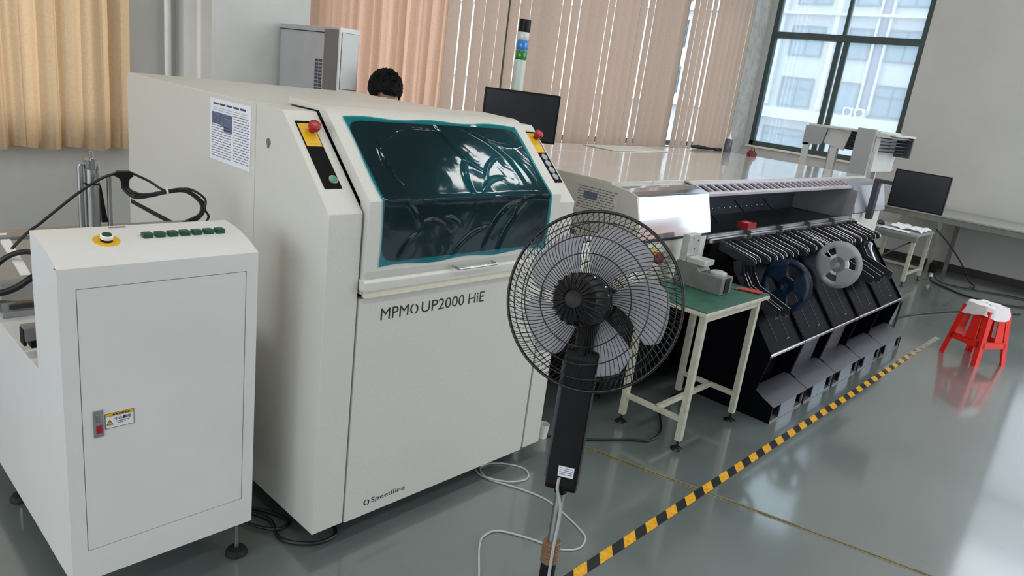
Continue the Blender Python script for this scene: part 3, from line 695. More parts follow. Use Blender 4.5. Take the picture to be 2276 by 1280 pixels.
# top panels with narrow seams between them
def tp(x0, x1, y0, y1): MB().box(x0 + .002, x1 - .002, y0 + .002, y1 - .002, TZ - .014, TZ, .0025).build('top_panel', PLACER, pm)
tp(3.10, 3.50, 2.165, 3.30); tp(3.50, 3.85, 2.165, 3.30); tp(3.10, 3.85, 3.306, 3.74)
tp(3.85, 5.08, 2.14, 3.30); tp(5.08, 6.30, 2.14, 3.30); tp(3.85, 6.30, 3.306, 3.74)
tp(6.30, 7.10, 2.165, 3.30); tp(6.30, 7.10, 3.306, 3.74)
MB().box(3.12, 7.08, 2.17, 3.72, 1.225, 1.2355).build('top_seam_bed', DARKGAP, pm)
# middle: bay opening with slotted lip
MB().box(3.85, 6.30, 2.48, 3.72, .90, 1.226).build('middle_case', PLACERW, pm)
MB().box(3.85, 6.30, 2.46, 2.479, .90, 1.226).build('bay_back', mat('bay_grey_green', (58, 68, 76), .3, metal=.3, noise=(9, .25)), pm)
MB().box(3.85, 6.30, 1.97, 2.46, .90, .925).build('bay_floor', mat('bay_floor_dark', (50, 56, 58), .35, metal=.3, noise=(10, .25)), pm)
MB().box(3.85, 6.30, 2.16, 2.48, 1.215, 1.226).build('bay_roof', DARKMET, pm)
LIPM = mat('lip_pinkish_grey', (196, 186, 192), .3, metal=.3, noise=(6, .08))
MB().prism([(2.008, 1.180), (2.008, 1.198), (2.030, 1.206), (2.034, 1.180)], 'x', 3.85, 6.30, .002).build('lip_bar', LIPM, pm)
MB().prism([(2.11, 1.235), (2.14, 1.246), (2.14, 1.236), (2.11, 1.225)], 'x', 3.85, 6.30).build('lip_upper', LIPM, pm)
for k in range(26):
    x_ = 3.86 + k * .0968
    MB().prism([(2.025, 1.196), (2.028, 1.206), (2.115, 1.236), (2.12, 1.222)], 'x', x_, x_ + .022).build('lip_rib', LIPM, pm)
MB().prism([(2.03, 1.182), (2.034, 1.190), (2.115, 1.218), (2.118, 1.210)], 'x', 3.85, 6.30).build('slot_bed', mat('slot_dark', (70, 60, 72), .5, noise=(10, .2)), pm)
for k in range(4):
    x_ = 4.33 + k * .49
    MB().prism([(2.26, .926), (2.27, .926), (2.42, 1.04), (2.41, 1.04)], 'x', x_ - .25, x_ - .24).build('bay_strut', DARKMET, pm)
for k in range(20):
    x_ = 4.0 + k * .092
    MB().lathe([(.006, 0), (.006, .006), (.003, .008)], (x_, 2.459, .975), (0, -1, 0), 10).build('bay_screw', STEEL, pm)
MB().sphere((6.17, 2.41, 1.115), .016, 12).build('bay_lamp', STEEL, pm); MB().sphere((6.24, 2.36, 1.12), .011, 12).build('bay_lamp', STEEL, pm)
MB().cyl((6.17, 2.41, 1.115), (6.17, 2.46, 1.115), .006, n=8).build('lamp_stem', DARKMET, pm); MB().cyl((6.24, 2.36, 1.12), (6.298, 2.36, 1.12), .005, n=8).build('lamp_stem', DARKMET, pm)
RAILM = mat('rail_aluminium', (186, 190, 192), .28, metal=.8, noise=(20, .12))
MB().box(3.87, 6.32, 1.955, 1.975, .935, .962, .002).build('feeder_rail', RAILM, pm)
MB().box(3.87, 6.32, 1.925, 1.945, .918, .940, .002).build('feeder_rail', RAILM, pm)
for k in range(30): MB().box(3.885 + k * .0135, 3.892 + k * .0135, 1.921, 1.9255, .919, .939).build('rail_tooth', DARKMET, pm)
for k in range(4):
    x_ = 4.34 + k * .49
    MB().box(x_ - .012, x_ + .012, 1.915, 1.98, .905, .968, .003).build('rail_clamp', DARKMET, pm)
MB().box(4.0, 6.2, 1.99, 2.9, .06, .90).build('machine_base', BLACKPL, pm)
# right end module
MB().prism([(p[0] - .0, p[1]) for p in covp], 'x', 6.302, 7.10, .002).build('right_cover', mat('satin_grey_cover', (166, 170, 178), .28, metal=.5, noise=(6, .06)), pm)
MB().box(6.302, 7.10, 2.16, 3.74, .97, 1.236, .004).build('right_case', PLACERW, pm)
MB().box(6.36, 7.10, 1.97, 3.74, .70, .968, .004).build('right_lower_case', PLACERW, pm)
MB().box(6.36, 7.08, 2.03, 3.70, .06, .70).build('right_base', BLACKPL, pm)
MB().prism([(1.95, .93), (1.95, 1.17), (2.46, 1.21), (2.46, .93)], 'x', 6.290, 6.303).build('bay_right_wall', mat('bay_wall_grey', (150, 150, 152), .4, metal=.2, noise=(6, .08)), pm)
# emergency stop and document on the left end
es = MB().box(3.225, 3.305, 1.935, 1.958, .855, .925, .006).build('stop_box', YEL, pm)
MB().lathe([(.014, 0), (.014, .02), (.032, .024), (.034, .036), (.03, .044), (.0, .046)], (3.268, 1.936, .89), (0, -1, 0), 26).build('stop_button', mat('dull_red', (110, 36, 40), .45, noise=(12, .2)), es)
nb = thing('paper_notice', (3.097, 2.3, 1.05), 'faded printed sheet on the end plate of the long machine beside the polished cover', 'paper')
MB().box(3.0955, 3.0975, 2.10, 2.40, 1.06, 1.215).build('sheet', mat('faded_paper', (196, 194, 188), .7, noise=(30, .06)), nb)
mb = MB()
for k in range(9):
    yy = 2.37
    while yy > 2.13:
        l_ = rn.uniform(.01, .035); mb.box(3.0951, 3.0956, yy - l_, yy, 1.195 - k * .014, 1.1985 - k * .014); yy -= l_ + .006
mb.build('printed_text', INK, nb); MB().box(3.0949, 3.0954, 2.24, 2.33, 1.135, 1.175).build('printed_picture', PHOTOB, nb)

# ------------------------------------------------------------------ five feeder trolleys
TX = [3.845, 4.335, 4.82, 5.315, 5.81, 6.335]
ordw = ['first', 'second', 'third', 'fourth', 'fifth']
PLATEG = mat('trolley_grey_plate', (72, 72, 80), .38, metal=.35, noise=(10, .12))
BOXG = mat('trolley_box_grey', (64, 64, 70), .42, metal=.3, noise=(16, .12)); BOXF = mat('trolley_box_front', (116, 126, 138), .35, metal=.4, noise=(12, .1))
sidep = [(1.345, .001), (1.345, .104), (1.462, .164), (1.424, .372), (1.424, .40), (1.74, .795), (1.80, .83), (1.965, .86), (1.965, .001)]
for i in range(5):
    x0, x1 = TX[i] + .004, TX[i + 1] - .004
    t = thing('feeder_trolley', ((x0 + x1) / 2, 1.7, 0), 'black feeder trolley with a sloped glossy front, %s from the green work table' % ordw[i], 'trolley', 'feeder trolleys under the long machine')
    MB().prism(sidep, 'x', x0, x0 + .008).build('side_plate', BLACKGL, t); MB().prism(sidep, 'x', x1 - .008, x1).build('side_plate', BLACKGL, t)
    # glossy sloped front, creased along two lines
    q = [(1.436, .392), (1.775, .815)]
    MB().prism([(1.436, .392), (1.448, .386), (1.787, .809), (1.775, .815)], 'x', x0 + .008, x1 - .008).build('front_panel', BLACKGL, t)
    for fx in (.34, .67):
        xx = x0 + (x1 - x0) * fx
        MB().tube([(xx + .0, 1.438 + .10 * .339, .395 + .10 * .423), (xx, 1.438 + .72 * .339, .395 + .72 * .423)], .0025, 6).build('panel_crease', DARKMET, t)
    MB().tube([(x0 + (x1 - x0) * .67 - .04, 1.462, .432), (x0 + (x1 - x0) * .67, 1.466, .432)], .003, 6).build('panel_tab', GREYMET, t)
    MB().cyl((x0, 1.428, .386), (x1, 1.428, .386), .0125, n=14).build('front_bar', STEEL, t)
    MB().box(x0 + .01, x1 - .01, 1.56, 1.575, .05, .40).build('inner_panel', BLACKPL, t)
    if i in (1, 2): MB().prism([(1.495, .165), (1.505, .165), (1.478, .36), (1.468, .36)], 'x', x0 + .01, x1 - .07).build('cover_plate', PLATEG, t)
    # floor box: sloped lid, front with two openings
    bx = MB().prism([(1.338, .104), (1.345, .108), (1.468, .165), (1.495, .165), (1.495, .158), (1.468, .158), (1.345, .100)], 'x', x0, x1).build('floor_box_lid', BOXG, t)
    MB().box(x0 + .008, x1 - .008, 1.347, 1.50, .002, .010).build('floor_box_bottom', GREYMET, t)
    MB().box(x0 + .13, x1 - .13, 1.347, 1.353, .010, .101).build('floor_box_front', BOXF, t)
    MB().box(x0 + .009, x0 + .02, 1.349, 1.36, .01, .10).build('floor_box_post', GREYMET, t); MB().box(x1 - .02, x1 - .009, 1.349, 1.36, .01, .10).build('floor_box_post', GREYMET, t)
    MB().box(x0 + .01, x1 - .01, 1.46, 1.47, .01, .155).build('floor_box_back', DARKGAP, t)
    for hx in (.08, .40): MB().lathe([(.0, -.012), (.032, -.012), (.032, .012), (.0, .012)], (x0 + hx, 1.41, .046), (1, 0, 0), 16).build('caster', BLACKRB, t)
# white wedge strip on the far trolley side
MB().prism([(1.50, .445), (1.525, .455), (1.735, .74), (1.735, .80), (1.71, .79), (1.71, .745)], 'x', 6.18, 6.215).build('paper_strip', PAPER, t)

# tape feeders in the rail: slim bodies with bright levers
FEEDM = mat('feeder_grey', (50, 51, 58), .4, metal=.3, noise=(20, .2), spec=.3); FEEDB = mat('feeder_bright_edge', (196, 198, 204), .25, metal=.9)
def make_feeder():
    t = thing('tape_feeder', (0, 1.8, .9), 'slim grey tape feeder with a bright bent lever in the feeder bank', 'feeder', 'tape feeders in the feeder bank')
    MB().prism([(1.918, .932), (1.70, .880), (1.682, .864), (1.686, .842), (1.74, .836), (1.918, .885)], 'x', -.006, .006, .001).build('body', FEEDM, t)
    MB().tube([(.007, 1.90, .936), (.007, 1.70, .888), (.007, 1.683, .878), (.007, 1.678, .858)], .0022, 6).build('lever', FEEDB, t)
    MB().box(-.005, .005, 1.88, 1.918, .925, .940, .001).build('nose', DARKMET, t)
    return t
ORD = 'first second third fourth fifth sixth seventh eighth ninth tenth eleventh twelfth thirteenth fourteenth fifteenth sixteenth seventeenth eighteenth nineteenth twentieth twenty-first twenty-second twenty-third twenty-fourth twenty-fifth twenty-sixth twenty-seventh twenty-eighth twenty-ninth thirtieth thirty-first thirty-second thirty-third thirty-fourth thirty-fifth thirty-sixth'.split()
f0 = make_feeder()
rf = random.Random(21)
xs = []
x_ = 3.93
while x_ < 6.28:
    xs.append(x_); x_ += rf.choice((.05, .06, .085, .10, .13))
for i, x_ in enumerate(xs):
    o = f0 if i == 0 else copy_tree(f0)
    o.location = (x_, 1.8 + rf.uniform(-.03, .0), .9 + rf.uniform(-.006, .003))
    o['label'] = 'slim grey tape feeder with bent lever, %s counted from the green table' % ORD[i]
# long trays hanging from some of the feeders
def make_tray():
    t = thing('reel_tray', (0, 1.7, .8), 'angled grey tray arm hanging below the feeder bank', 'tray arm', 'tray arms below the feeder bank')
    MB().prism([(1.72, .875), (1.70, .80), (1.655, .735), (1.45, .655), (1.45, .610), (1.68, .70), (1.74, .79), (1.76, .865)], 'x', -.011, -.008).build('side', FEEDM, t)
    MB().prism([(1.72, .875), (1.70, .80), (1.655, .735), (1.45, .655), (1.45, .610), (1.68, .70), (1.74, .79), (1.76, .865)], 'x', .040, .043).build('side', FEEDM, t)
    MB().prism([(1.68, .70), (1.45, .61), (1.45, .614), (1.68, .704)], 'x', -.009, .041).build('floor', PLATEG, t)
    MB().tube([(.042, 1.702, .802), (.042, 1.656, .737), (.042, 1.45, .657)], .0022, 6).build('edge', FEEDB, t)
    return t
t0 = make_tray()
for i, (x_, dz) in enumerate(((3.86, -.01), (3.925, -.015), (4.0, -.02), (5.52, -.01), (5.64, -.01), (5.76, -.01), (5.92, -.01))):
    o = t0 if i == 0 else copy_tree(t0)
    o.location = (x_, 1.7 + (.015 if i % 2 else 0), .8 + dz)
    o['label'] = 'angled grey tray arm, %s of the %s' % (('first', 'second', 'third', 'fourth')[i if i < 3 else i - 3], 'three beside the green table' if i < 3 else 'four right of the grey reel')

# component reels
def reel(name, c, Rr, mt, label, tilt, openings):
    t = thing(name, c, label, 'reel'); t.rotation_euler = (0, tilt[0], tilt[1])
    hub = .052
    for sx in (-.007, .007):
        vs = []; fs = []; n = 72; rad = (.016, hub, .075, .118, Rr)
        for r_ in rad:
            for k in range(n): vs.append((sx, math.cos(2 * math.pi * k / n) * r_, math.sin(2 * math.pi * k / n) * r_))
        for a_ in range(4):
            for k in range(n):
                deg = k * 5
                cut = a_ in (2,) and any(((deg - o0) % 360) < w_ for o0, w_ in openings)
                cut = cut or (a_ == 1 and any(((deg - o0 - 4) % 360) < w_ - 8 for o0, w_ in openings))
                if not cut: fs.append((a_ * n + k, a_ * n + (k + 1) % n, (a_ + 1) * n + (k + 1) % n, (a_ + 1) * n + k))
        mb = MB().add(vs, fs); o = mb.build('flange', mt, t, local=True)
        md = o.modifiers.new('thick', 'SOLIDIFY'); md.thickness = .0018
    MB().lathe([(.016, -.007), (hub, -.007), (hub, .007), (.016, .007)], (0, 0, 0), (1, 0, 0), 40).build('hub', mt, t, local=True)
    return t
OP = ((20, 45), (140, 45), (260, 45))
rw = reel('component_reel', (4.945, 1.537, .786), .158, REELG, 'grey plastic reel hanging under the feeder bank, right of the navy one', (R(4), R(-8)), OP)
MB().lathe([(.05, -.006), (.072, -.006), (.072, .006), (.05, .006)], (0, 0, 0), (1, 0, 0), 40).build('wound_tape', CLEARW, rw, local=True)
MB().tube([(-.004, .055, .04), (-.004, .12, .085), (-.004, .20, .125)], .003, 6).build('loose_tape', mat('pale_tape', (226, 228, 230), .35), rw, local=True)
reel('component_reel', (4.12, 1.533, .742), .158, NAVY, 'navy blue plastic reel hanging under the feeder bank beside the green table', (R(3), R(-8)), ((80, 50), (200, 50), (320, 50)))

# red box on the feeder rail
rb = thing('red_box', (4.42, 1.99, .965), 'small red open box standing on the feeder rail', 'box')
MB().box(4.36, 4.48, 1.95, 2.02, .966, .972).build('base', RED, rb)
for (a0, a1, b0, b1) in ((4.36, 4.364, 1.95, 2.02), (4.476, 4.48, 1.95, 2.02), (4.364, 4.476, 1.95, 1.954), (4.364, 4.476, 2.016, 2.02)): MB().box(a0, a1, b0, b1, .972, 1.005).build('wall', RED, rb)
MB().box(4.37, 4.47, 1.956, 2.014, .973, 1.0, .004).build('lining', mat('pale_red_lining', (196, 120, 116), .6, noise=(50, .2)), rb)

# things on the machine top
tl = thing('signal_tower', (3.42, 3.22, TZ), 'signal tower with clear, blue and green lamps on a pale post', 'signal lamp')
ox, oy = 3.42, 3.22
MB().lathe([(.0, 0), (.045, 0), (.045, .012), (.0, .012)], (ox, oy, TZ), (0, 0, 1), 24).build('base', BLACKPL, tl)
MB().cyl((ox, oy, TZ + .01), (ox, oy, 1.815), .037, n=24).build('post', mat('pale_green_post', (198, 206, 196), .3, noise=(6, .04)), tl)
for z0, z1, nm, col in ((1.815, 1.872, 'green_lamp', (22, 122, 46)), (1.874, 1.932, 'blue_lamp', (38, 120, 206)), (1.934, 1.98, 'clear_lamp', (206, 210, 206))):
    MB().lathe([(.034, 0), (.0365, .004), (.0365, z1 - z0 - .004), (.034, z1 - z0)], (ox, oy, z0), (0, 0, 1), 24).build(nm, mat('lens_' + nm, col, .12, coat=.6, noise=(30, .15)), tl)
MB().lathe([(.036, 0), (.037, .004), (.037, .068), (.034, .074), (.0, .075)], (ox, oy, 1.98), (0, 0, 1), 24).build('cap', BLACKPL, tl)

mo = thing('monitor', (3.22, 2.98, TZ), 'black monitor seen over the back of the printing machine', 'monitor')
mo.rotation_euler = (0, 0, R(-47))
# local: faces -y, back +y
MB().box(-.225, .225, -.02, .015, .10, .385, .006).build('casing', BLACKPL, mo, local=True)
MB().box(-.15, .15, .015, .045, .14, .33, .012).build('back_bulge', BLACKPL, mo, local=True)
MB().box(-.212, .212, -.0215, -.019, .115, .372).build('screen', SCREEN, mo, local=True)
MB().box(-.03, .03, .02, .04, .01, .18, .004).build('stand', BLACKPL, mo, local=True)
MB().lathe([(.0, 0), (.10, 0), (.10, .008), (.03, .014), (.0, .014)], (0, .02, .001), (0, 0, 1), 28).build('foot', BLACKPL, mo, local=True)

sc_ = thing('spray_bottle', (6.98, 3.52, TZ), 'small dark bottle with a white nozzle at the back of the machine top', 'bottle')
MB().lathe([(.0, 0), (.038, 0), (.04, .01), (.04, .115), (.03, .135), (.0, .136)], (6.98, 3.52, TZ), (0, 0, 1), 20).build('bottle', mat('smoky_bottle', (84, 84, 100), .2, noise=(10, .2)), sc_)
MB().lathe([(.026, .134), (.014, .16), (.009, .165), (.005, .21), (.0, .212)], (6.98, 3.52, TZ), (0, 0, 1), 16).build('nozzle', WHITEPL, sc_)
bk = thing('hand_tool', (6.75, 3.66, TZ), 'dark grey hand tool lying flat beside the small dark bottle', 'tool')
MB().tube([(6.60, 3.72, TZ + .022), (6.68, 3.69, TZ + .022), (6.80, 3.64, TZ + .016), (6.90, 3.60, TZ + .016)], [.010, .021, .014, .012], 10).build('handle', BLACKPL, bk)
MB().box(6.88, 6.98, 3.57, 3.63, TZ + .001, TZ + .03, .008).build('head', DARKMET, bk)
rt = thing('tape_dispenser', (7.02, 3.26, TZ), 'small dark red dispenser on the far corner of the machine top', 'dispenser')
MB().prism([(6.94, TZ + .001), (7.08, TZ + .001), (7.09, TZ + .02), (7.05, TZ + .05), (6.97, TZ + .06), (6.93, TZ + .035)], 'y', 3.24, 3.28, .004).build('body', mat('dark_red', (110, 34, 40), .4, noise=(12, .15)), rt)
MB().tube([(6.97, 3.26, TZ + .055), (6.985, 3.26, TZ + .085), (7.03, 3.26, TZ + .085), (7.05, 3.26, TZ + .05)], .007, 8).build('handle', MATS['dark_red'], rt)
fb = thing('board_plate', (4.6, 3.5, TZ), 'flat pale plate lying on the back of the long machine top', 'plate')
MB().box(4.75, 5.6, 3.36, 3.66, TZ + .001, TZ + .008, .002).build('plate', PLACERW, fb)

# operator monitor on a bent arm at the right end
om = thing('operator_monitor', (6.62, 1.93, .965), 'flat black monitor on a dark bent arm at the far end of the long machine', 'monitor')
MB().box(6.57, 6.64, 1.885, 1.932, .93, 1.275, .004).build('post', DARKMET, om)
MB().box(6.575, 6.635, 1.58, 1.932, 1.245, 1.275, .003).build('arm', DARKMET, om)
MB().box(6.60, 6.64, 1.56, 1.60, 1.20, 1.275, .003).build('mount', DARKMET, om)
MB().box(6.565, 6.60, 1.365, 1.785, 1.078, 1.385, .005).build('casing', BLACKPL, om)
MB().box(6.5635, 6.566, 1.375, 1.775, 1.09, 1.376).build('screen', SCREEN, om)

# ------------------------------------------------------------------ pale sheet-metal unit by the window
ul = thing('unloader_unit', (7.8, 2.6, 0), 'pale grey open-sided unit with upright panels in front of the end window', 'machine')
GRY = mat('unit_grey_paint', (158, 162, 162), .5, noise=(5, .06)); GRYL = mat('unit_pale_paint', (200, 202, 198), .5, noise=(5, .05))
MB().prism([(2.83, 1.45), (3.02, 1.42), (3.02, 1.62), (2.80, 1.62)], 'x', 7.60, 7.62).build('panel', GRY, ul)
MB().box(7.60, 7.64, 2.95, 3.01, 0, 1.45, .002).build('post', GRYL, ul)
MB().prism([(2.62, 1.42), (2.83, 1.47), (2.80, 1.62), (2.58, 1.62)], 'x', 7.66, 7.68).build('panel', GRYL, ul)
MB().box(7.66, 7.72, 2.68, 2.75, 0, 1.44, .002).build('post', GRYL, ul)
MB().box(7.58, 7.64, 2.33, 2.50, 0, 1.665, .003).build('upright', GRY, ul)
MB().box(7.64, 8.3, 2.30, 2.33, 1.26, 1.655, .003).build('side', GRYL, ul)
MB().box(7.62, 8.3, 2.15, 3.0, 1.62, 1.64, .003).build('top_plate', GRYL, ul)
for k in range(5): MB().box(7.70, 8.2, 2.20, 2.62, 1.46 + k * .032, 1.468 + k * .032).build('slat', DARKMET, ul)
MB().box(8.22, 8.26, 2.15, 2.90, 1.42, 1.62).build('rear_plate', DARKMET, ul)
MB().box(7.64, 7.66, 2.19, 2.33, 1.46, 1.63).build('end_frame', GRYL, ul) if False else None
for (x_, y_) in ((8.25, 2.45), (8.25, 2.95)): MB().box(x_ - .02, x_ + .02, y_ - .02, y_ + .02, 0, 1.62, .002).build('post', GRYL, ul)
MB().prism([(2.16, 1.60), (2.21, 1.62), (2.33, 1.62), (2.33, 1.60)], 'x', 7.62, 8.2).build('eave', GRYL, ul)

# ------------------------------------------------------------------ work table with green mat
wt = thing('work_table', (3.42, 1.70, 0), 'small cream steel table with a green mat beside the fan', 'table')
tx0, tx1, ty0, ty1 = 3.065, 3.775, 1.475, 1.915
MB().box(tx0 + .004, tx1 - .004, ty0 + .004, ty1 - .004, .745, .752, .002).build('mat', MATG, wt)
MB().box(tx0, tx1, ty0, ty1, .722, .745, .006).build('tabletop', TFRAME, wt)
for (x_, y_) in ((tx0 + .04, ty0 + .03), (tx1 - .09, ty0 + .03), (tx0 + .04, ty1 - .06), (tx1 - .09, ty1 - .06)):
    lg = MB().box(x_ - .016, x_ + .016, y_ - .016, y_ + .016, .05, .722, .002).build('leg', TFRAME, wt)
    MB().cyl((x_, y_, .012), (x_, y_, .055), .006, n=10).build('foot_screw', BLACKPL, lg)
    MB().lathe([(.0, 0), (.032, 0), (.031, .006), (.012, .018), (.0, .018)], (x_, y_, 0), (0, 0, 1), 22).build('foot', mat('dark_steel_foot', (58, 60, 62), .3, metal=.8), lg)
for y_ in (ty0 + .03, ty1 - .06): MB().box(tx0 + .04, tx1 - .09, y_ - .012, y_ + .012, .69, .722).build('apron', TFRAME, wt)
for x_ in (tx0 + .04, tx1 - .09):
    MB().box(x_ - .012, x_ + .012, ty0 + .03, ty1 - .06, .15, .175, .002).build('stretcher', TFRAME, wt)
MB().box(tx0 + .04, tx1 - .09, 1.655, 1.68, .15, .175, .002).build('stretcher', TFRAME, wt)
# stepped grey instrument on the table
dv = thing('stepped_instrument', (3.48, 1.74, .752), 'stepped grey metal instrument with an upright plate on the green table', 'instrument')
DVM = mat('instrument_grey', (122, 124, 122), .4, metal=.35, noise=(16, .15)); DVL = mat('instrument_light', (186, 186, 182), .35, metal=.3, noise=(14, .12))
MB().prism([(1.60, .7525), (1.885, .7525), (1.885, .875), (1.76, .875), (1.74, .845), (1.60, .845)], 'x', 3.42, 3.54, .003).build('body', DVM, dv)
MB().box(3.425, 3.535, 1.72, 1.83, .8755, .905, .004).build('block', DVL, dv)
MB().box(3.43, 3.55, 1.835, 1.878, .876, 1.02, .003).build('upright_plate', DVL, dv)
MB().lathe([(.0, 0), (.045, 0), (.045, .012), (.03, .018), (.0, .018)], (3.49, 1.665, .8452), (0, 0, 1), 24).build('dial', DVL, dv)
MB().cyl((3.545, 1.65, .80), (3.575, 1.65, .80), .014, n=14).build('knob', BRUSHED, dv)
MB().box(3.455, 3.505, 1.596, 1.601, .76, .84).build('front_slot', BLACKPL, dv)
for s_ in ((3.47, 1.0), (3.50, .94), (3.525, .985)): MB().lathe([(.004, 0), (.004, .002), (.0, .0022)], (s_[0], 1.835, s_[1]), (0, -1, 0), 10).build('plate_screw', BLACKPL, dv)
# pliers with red handles
pl = thing('pliers', (3.68, 1.57, .752), 'pliers with red handles lying at the corner of the green table', 'pliers')
MB().tube(smooth_path([(3.655, 1.62, .760), (3.690, 1.585, .760), (3.712, 1.54, .760), (3.716, 1.50, .760)]), [.005] + [.0075] * 17 + [.006], 8).build('handle', mat('red_grip', (178, 52, 40), .4), pl)
MB().tube(smooth_path([(3.650, 1.615, .760), (3.672, 1.575, .760), (3.684, 1.535, .760), (3.695, 1.50, .760)]), [.005] + [.0075] * 17 + [.006], 8).build('handle', MATS['red_grip'], pl)
MB().lathe([(.0, 0), (.011, 0), (.011, .012), (.0, .012)], (3.650, 1.62, .754), (0, 0, 1), 14).build('joint', BRUSHED, pl)
MB().prism([(3.64, 1.62), (3.66, 1.625), (3.628, 1.672), (3.622, 1.668)], 'z', .755, .765).build('jaws', BRUSHED, pl)

# ------------------------------------------------------------------ pedestal fan
fan = thing('pedestal_fan', (1.43, 1.0, 0), 'black pedestal fan seen from behind with a round wire cage', 'fan')
FP = (1.43, 1.0)
MB().lathe([(.0, 0), (.20, 0), (.205, .008), (.20, .02), (.10, .035), (.04, .05), (.028, .09), (.0, .09)], (*FP, 0), (0, 0, 1), 40).build('base', BLACKPL, fan)
MB().lathe([(.0, .08), (.022, .08), (.022, .44), (.0, .44)], (*FP, 0), (0, 0, 1), 20).build('lower_pole', BLACKPL, fan)
mb = MB()
for k in range(7): mb.lathe([(.0235, 0), (.026, .003), (.026, .008), (.0235, .011)], (*FP, .415 + k * .0095), (.06 * math.sin(k * 2), .05, 1), 20)
mb.build('tape_wrap', BROWNT, fan)
MB().lathe([(.0, .44), (.0145, .44), (.0145, .68), (.0, .68)], (*FP, 0), (0, 0, 1), 18).build('inner_pole', BRUSHED, fan)
az = R(19); pt = R(-15)
# control housing, its back turned to the camera
hz = Matrix.Translation((FP[0], FP[1], 0)) @ Matrix.Rotation(R(30), 4, 'Z')
hm = MB(); hm.prism([(-.022, .655), (.018, .655), (.030, .67), (.034, 1.04), (.024, 1.06), (-.016, 1.06), (-.026, 1.04), (-.032, .67)], 'y', -.043, .043, .006); hm.xf(hz)
hs_ = hm.build('control_housing', BLACKPL, fan)
lb = MB().box(-.0335, -.031, -.03, .012, .705, .735); lb.xf(hz); lb.build('rating_label', PAPER, hs_)
lb = MB()
for k in range(4): lb.box(-.0340, -.0334, -.026 + .0 * k, -.006 + .004 * k, .730 - k * .006, .7315 - k * .006); lb.box(-.0340, -.0334, .0, .009, .730 - k * .006, .7315 - k * .006)
lb.xf(hz); lb.build('label_print', INK, hs_)
rg = MB().box(-.029, -.022, .036, .047, .69, 1.03, .003); rg.xf(hz); rg.build('housing_edge', DARKMET, hs_)
MB().cyl((*FP, .64), (*FP, .66), .018, n=16).build('collar', BLACKPL, fan)
MB().lathe([(.0, 1.05), (.024, 1.05), (.024, 1.10), (.030, 1.12), (.030, 1.15), (.0, 1.16)], (*FP, 0), (0, 0, 1), 22).build('neck', BLACKPL, fan)
# head frame: local +X is the blowing direction
ax = Vector((math.cos(az) * math.cos(pt), math.sin(az) * math.cos(pt), math.sin(pt)))
HM = Matrix.Translation((FP[0], FP[1], 1.19)) @ Matrix.Rotation(az, 4, 'Z') @ Matrix.Rotation(-pt, 4, 'Y')
def head(mb, name, mt, par=fan, **k): return mb.xf(HM).build(name, mt, par, **k)
head(MB().cyl((-.07, 0, -.05), (-.05, 0, -.02), .02, n=14), 'tilt_joint', BLACKPL)
head(MB().lathe([(.0, -.165), (.030, -.162), (.052, -.150), (.060, -.130), (.062, -.085), (.062, -.075)], (0, 0, 0), (1, 0, 0), 40), 'motor_housing', BLACKPL)
mot = head(MB().lathe([(.062, -.075), (.0645, -.072), (.0645, -.036), (.060, -.030), (.0, -.030)], (0, 0, 0), (1, 0, 0), 40), 'motor_band', mat('fan_gloss_band', (44, 45, 50), .08, metal=.6, coat=.6))
mb = MB()
for k in range(22):
    a_ = 2 * math.pi * k / 22
    mb.tube([(-.166, math.cos(a_) * .022, math.sin(a_) * .022), (-.158, math.cos(a_) * .044, math.sin(a_) * .044), (-.138, math.cos(a_) * .061, math.sin(a_) * .061), (-.10, math.cos(a_) * .0635, math.sin(a_) * .0635)], .0026, 5)
head(mb, 'vent_fins', BLACKPL)
head(MB().lathe([(.009, -.112), (.009, -.085), (.0, -.083)], (-.01, 0, .062), (0, 0, 1), 12), 'swing_knob', BLACKPL) if False else None
GR = .2275
WIRE = mat('black_wire', (15, 15, 16), .35, metal=.2)
mb = MB(); NW = 96
for k in range(NW):
    a_ = 2 * math.pi * k / NW; pts = []
    for j in range(8):
        t_ = j / 7; r_ = .066 + (GR - .066) * t_; xx = -.058 + .056 * (t_ ** 3.0) - .012 * math.sin(math.pi * t_)
        aa = a_ + .34 * t_ ** 1.4
        pts.append((xx, math.cos(aa) * r_, math.sin(aa) * r_))
    mb.tube(pts, .0009, 4)
for r_, xx in ((.066, -.058), (.115, -.066), (.158, -.060), (.196, -.036)):
    mb.tube([(xx, math.cos(2 * math.pi * k / 72) * r_, math.sin(2 * math.pi * k / 72) * r_) for k in range(72)], .0016, 5, closed=True)
head(mb, 'rear_cage', WIRE)
mb = MB(); mb.tube([(0, math.cos(2 * math.pi * k / 96) * GR, math.sin(2 * math.pi * k / 96) * GR) for k in range(96)], .0042, 8, closed=True)
head(mb, 'cage_rim', WIRE)
mb = MB()
for k in range(NW):
    a_ = 2 * math.pi * (k + .5) / NW; pts = []
    for j in range(9):
        t_ = j / 8; r_ = GR - (GR - .045) * t_; xx = .002 + .085 * min(1, t_ * 2.2) ** .7 + .012 * t_
        aa = a_ - .40 * t_ ** 1.2
        pts.append((xx, math.cos(aa) * r_, math.sin(aa) * r_))
    mb.tube(pts, .0009, 4)
for r_, xx in ((.205, .042), (.165, .084), (.115, .095), (.07, .098)):
    mb.tube([(xx, math.cos(2 * math.pi * k / 64) * r_, math.sin(2 * math.pi * k / 64) * r_) for k in range(64)], .0015, 5, closed=True)
head(mb, 'front_cage', WIRE)
head(MB().lathe([(.0, .094), (.046, .094), (.046, .104), (.0, .106)], (0, 0, 0), (1, 0, 0), 30), 'front_badge', BLACKPL)
BLADE = cloth('smoky_blade_plastic', (206, 206, 212), .45, 20, (206, 208, 214))
nt = BLADE.node_tree; N = nt.nodes; L = nt.links; out = N['Material Output']; src = out.inputs['Surface'].links[0].from_socket
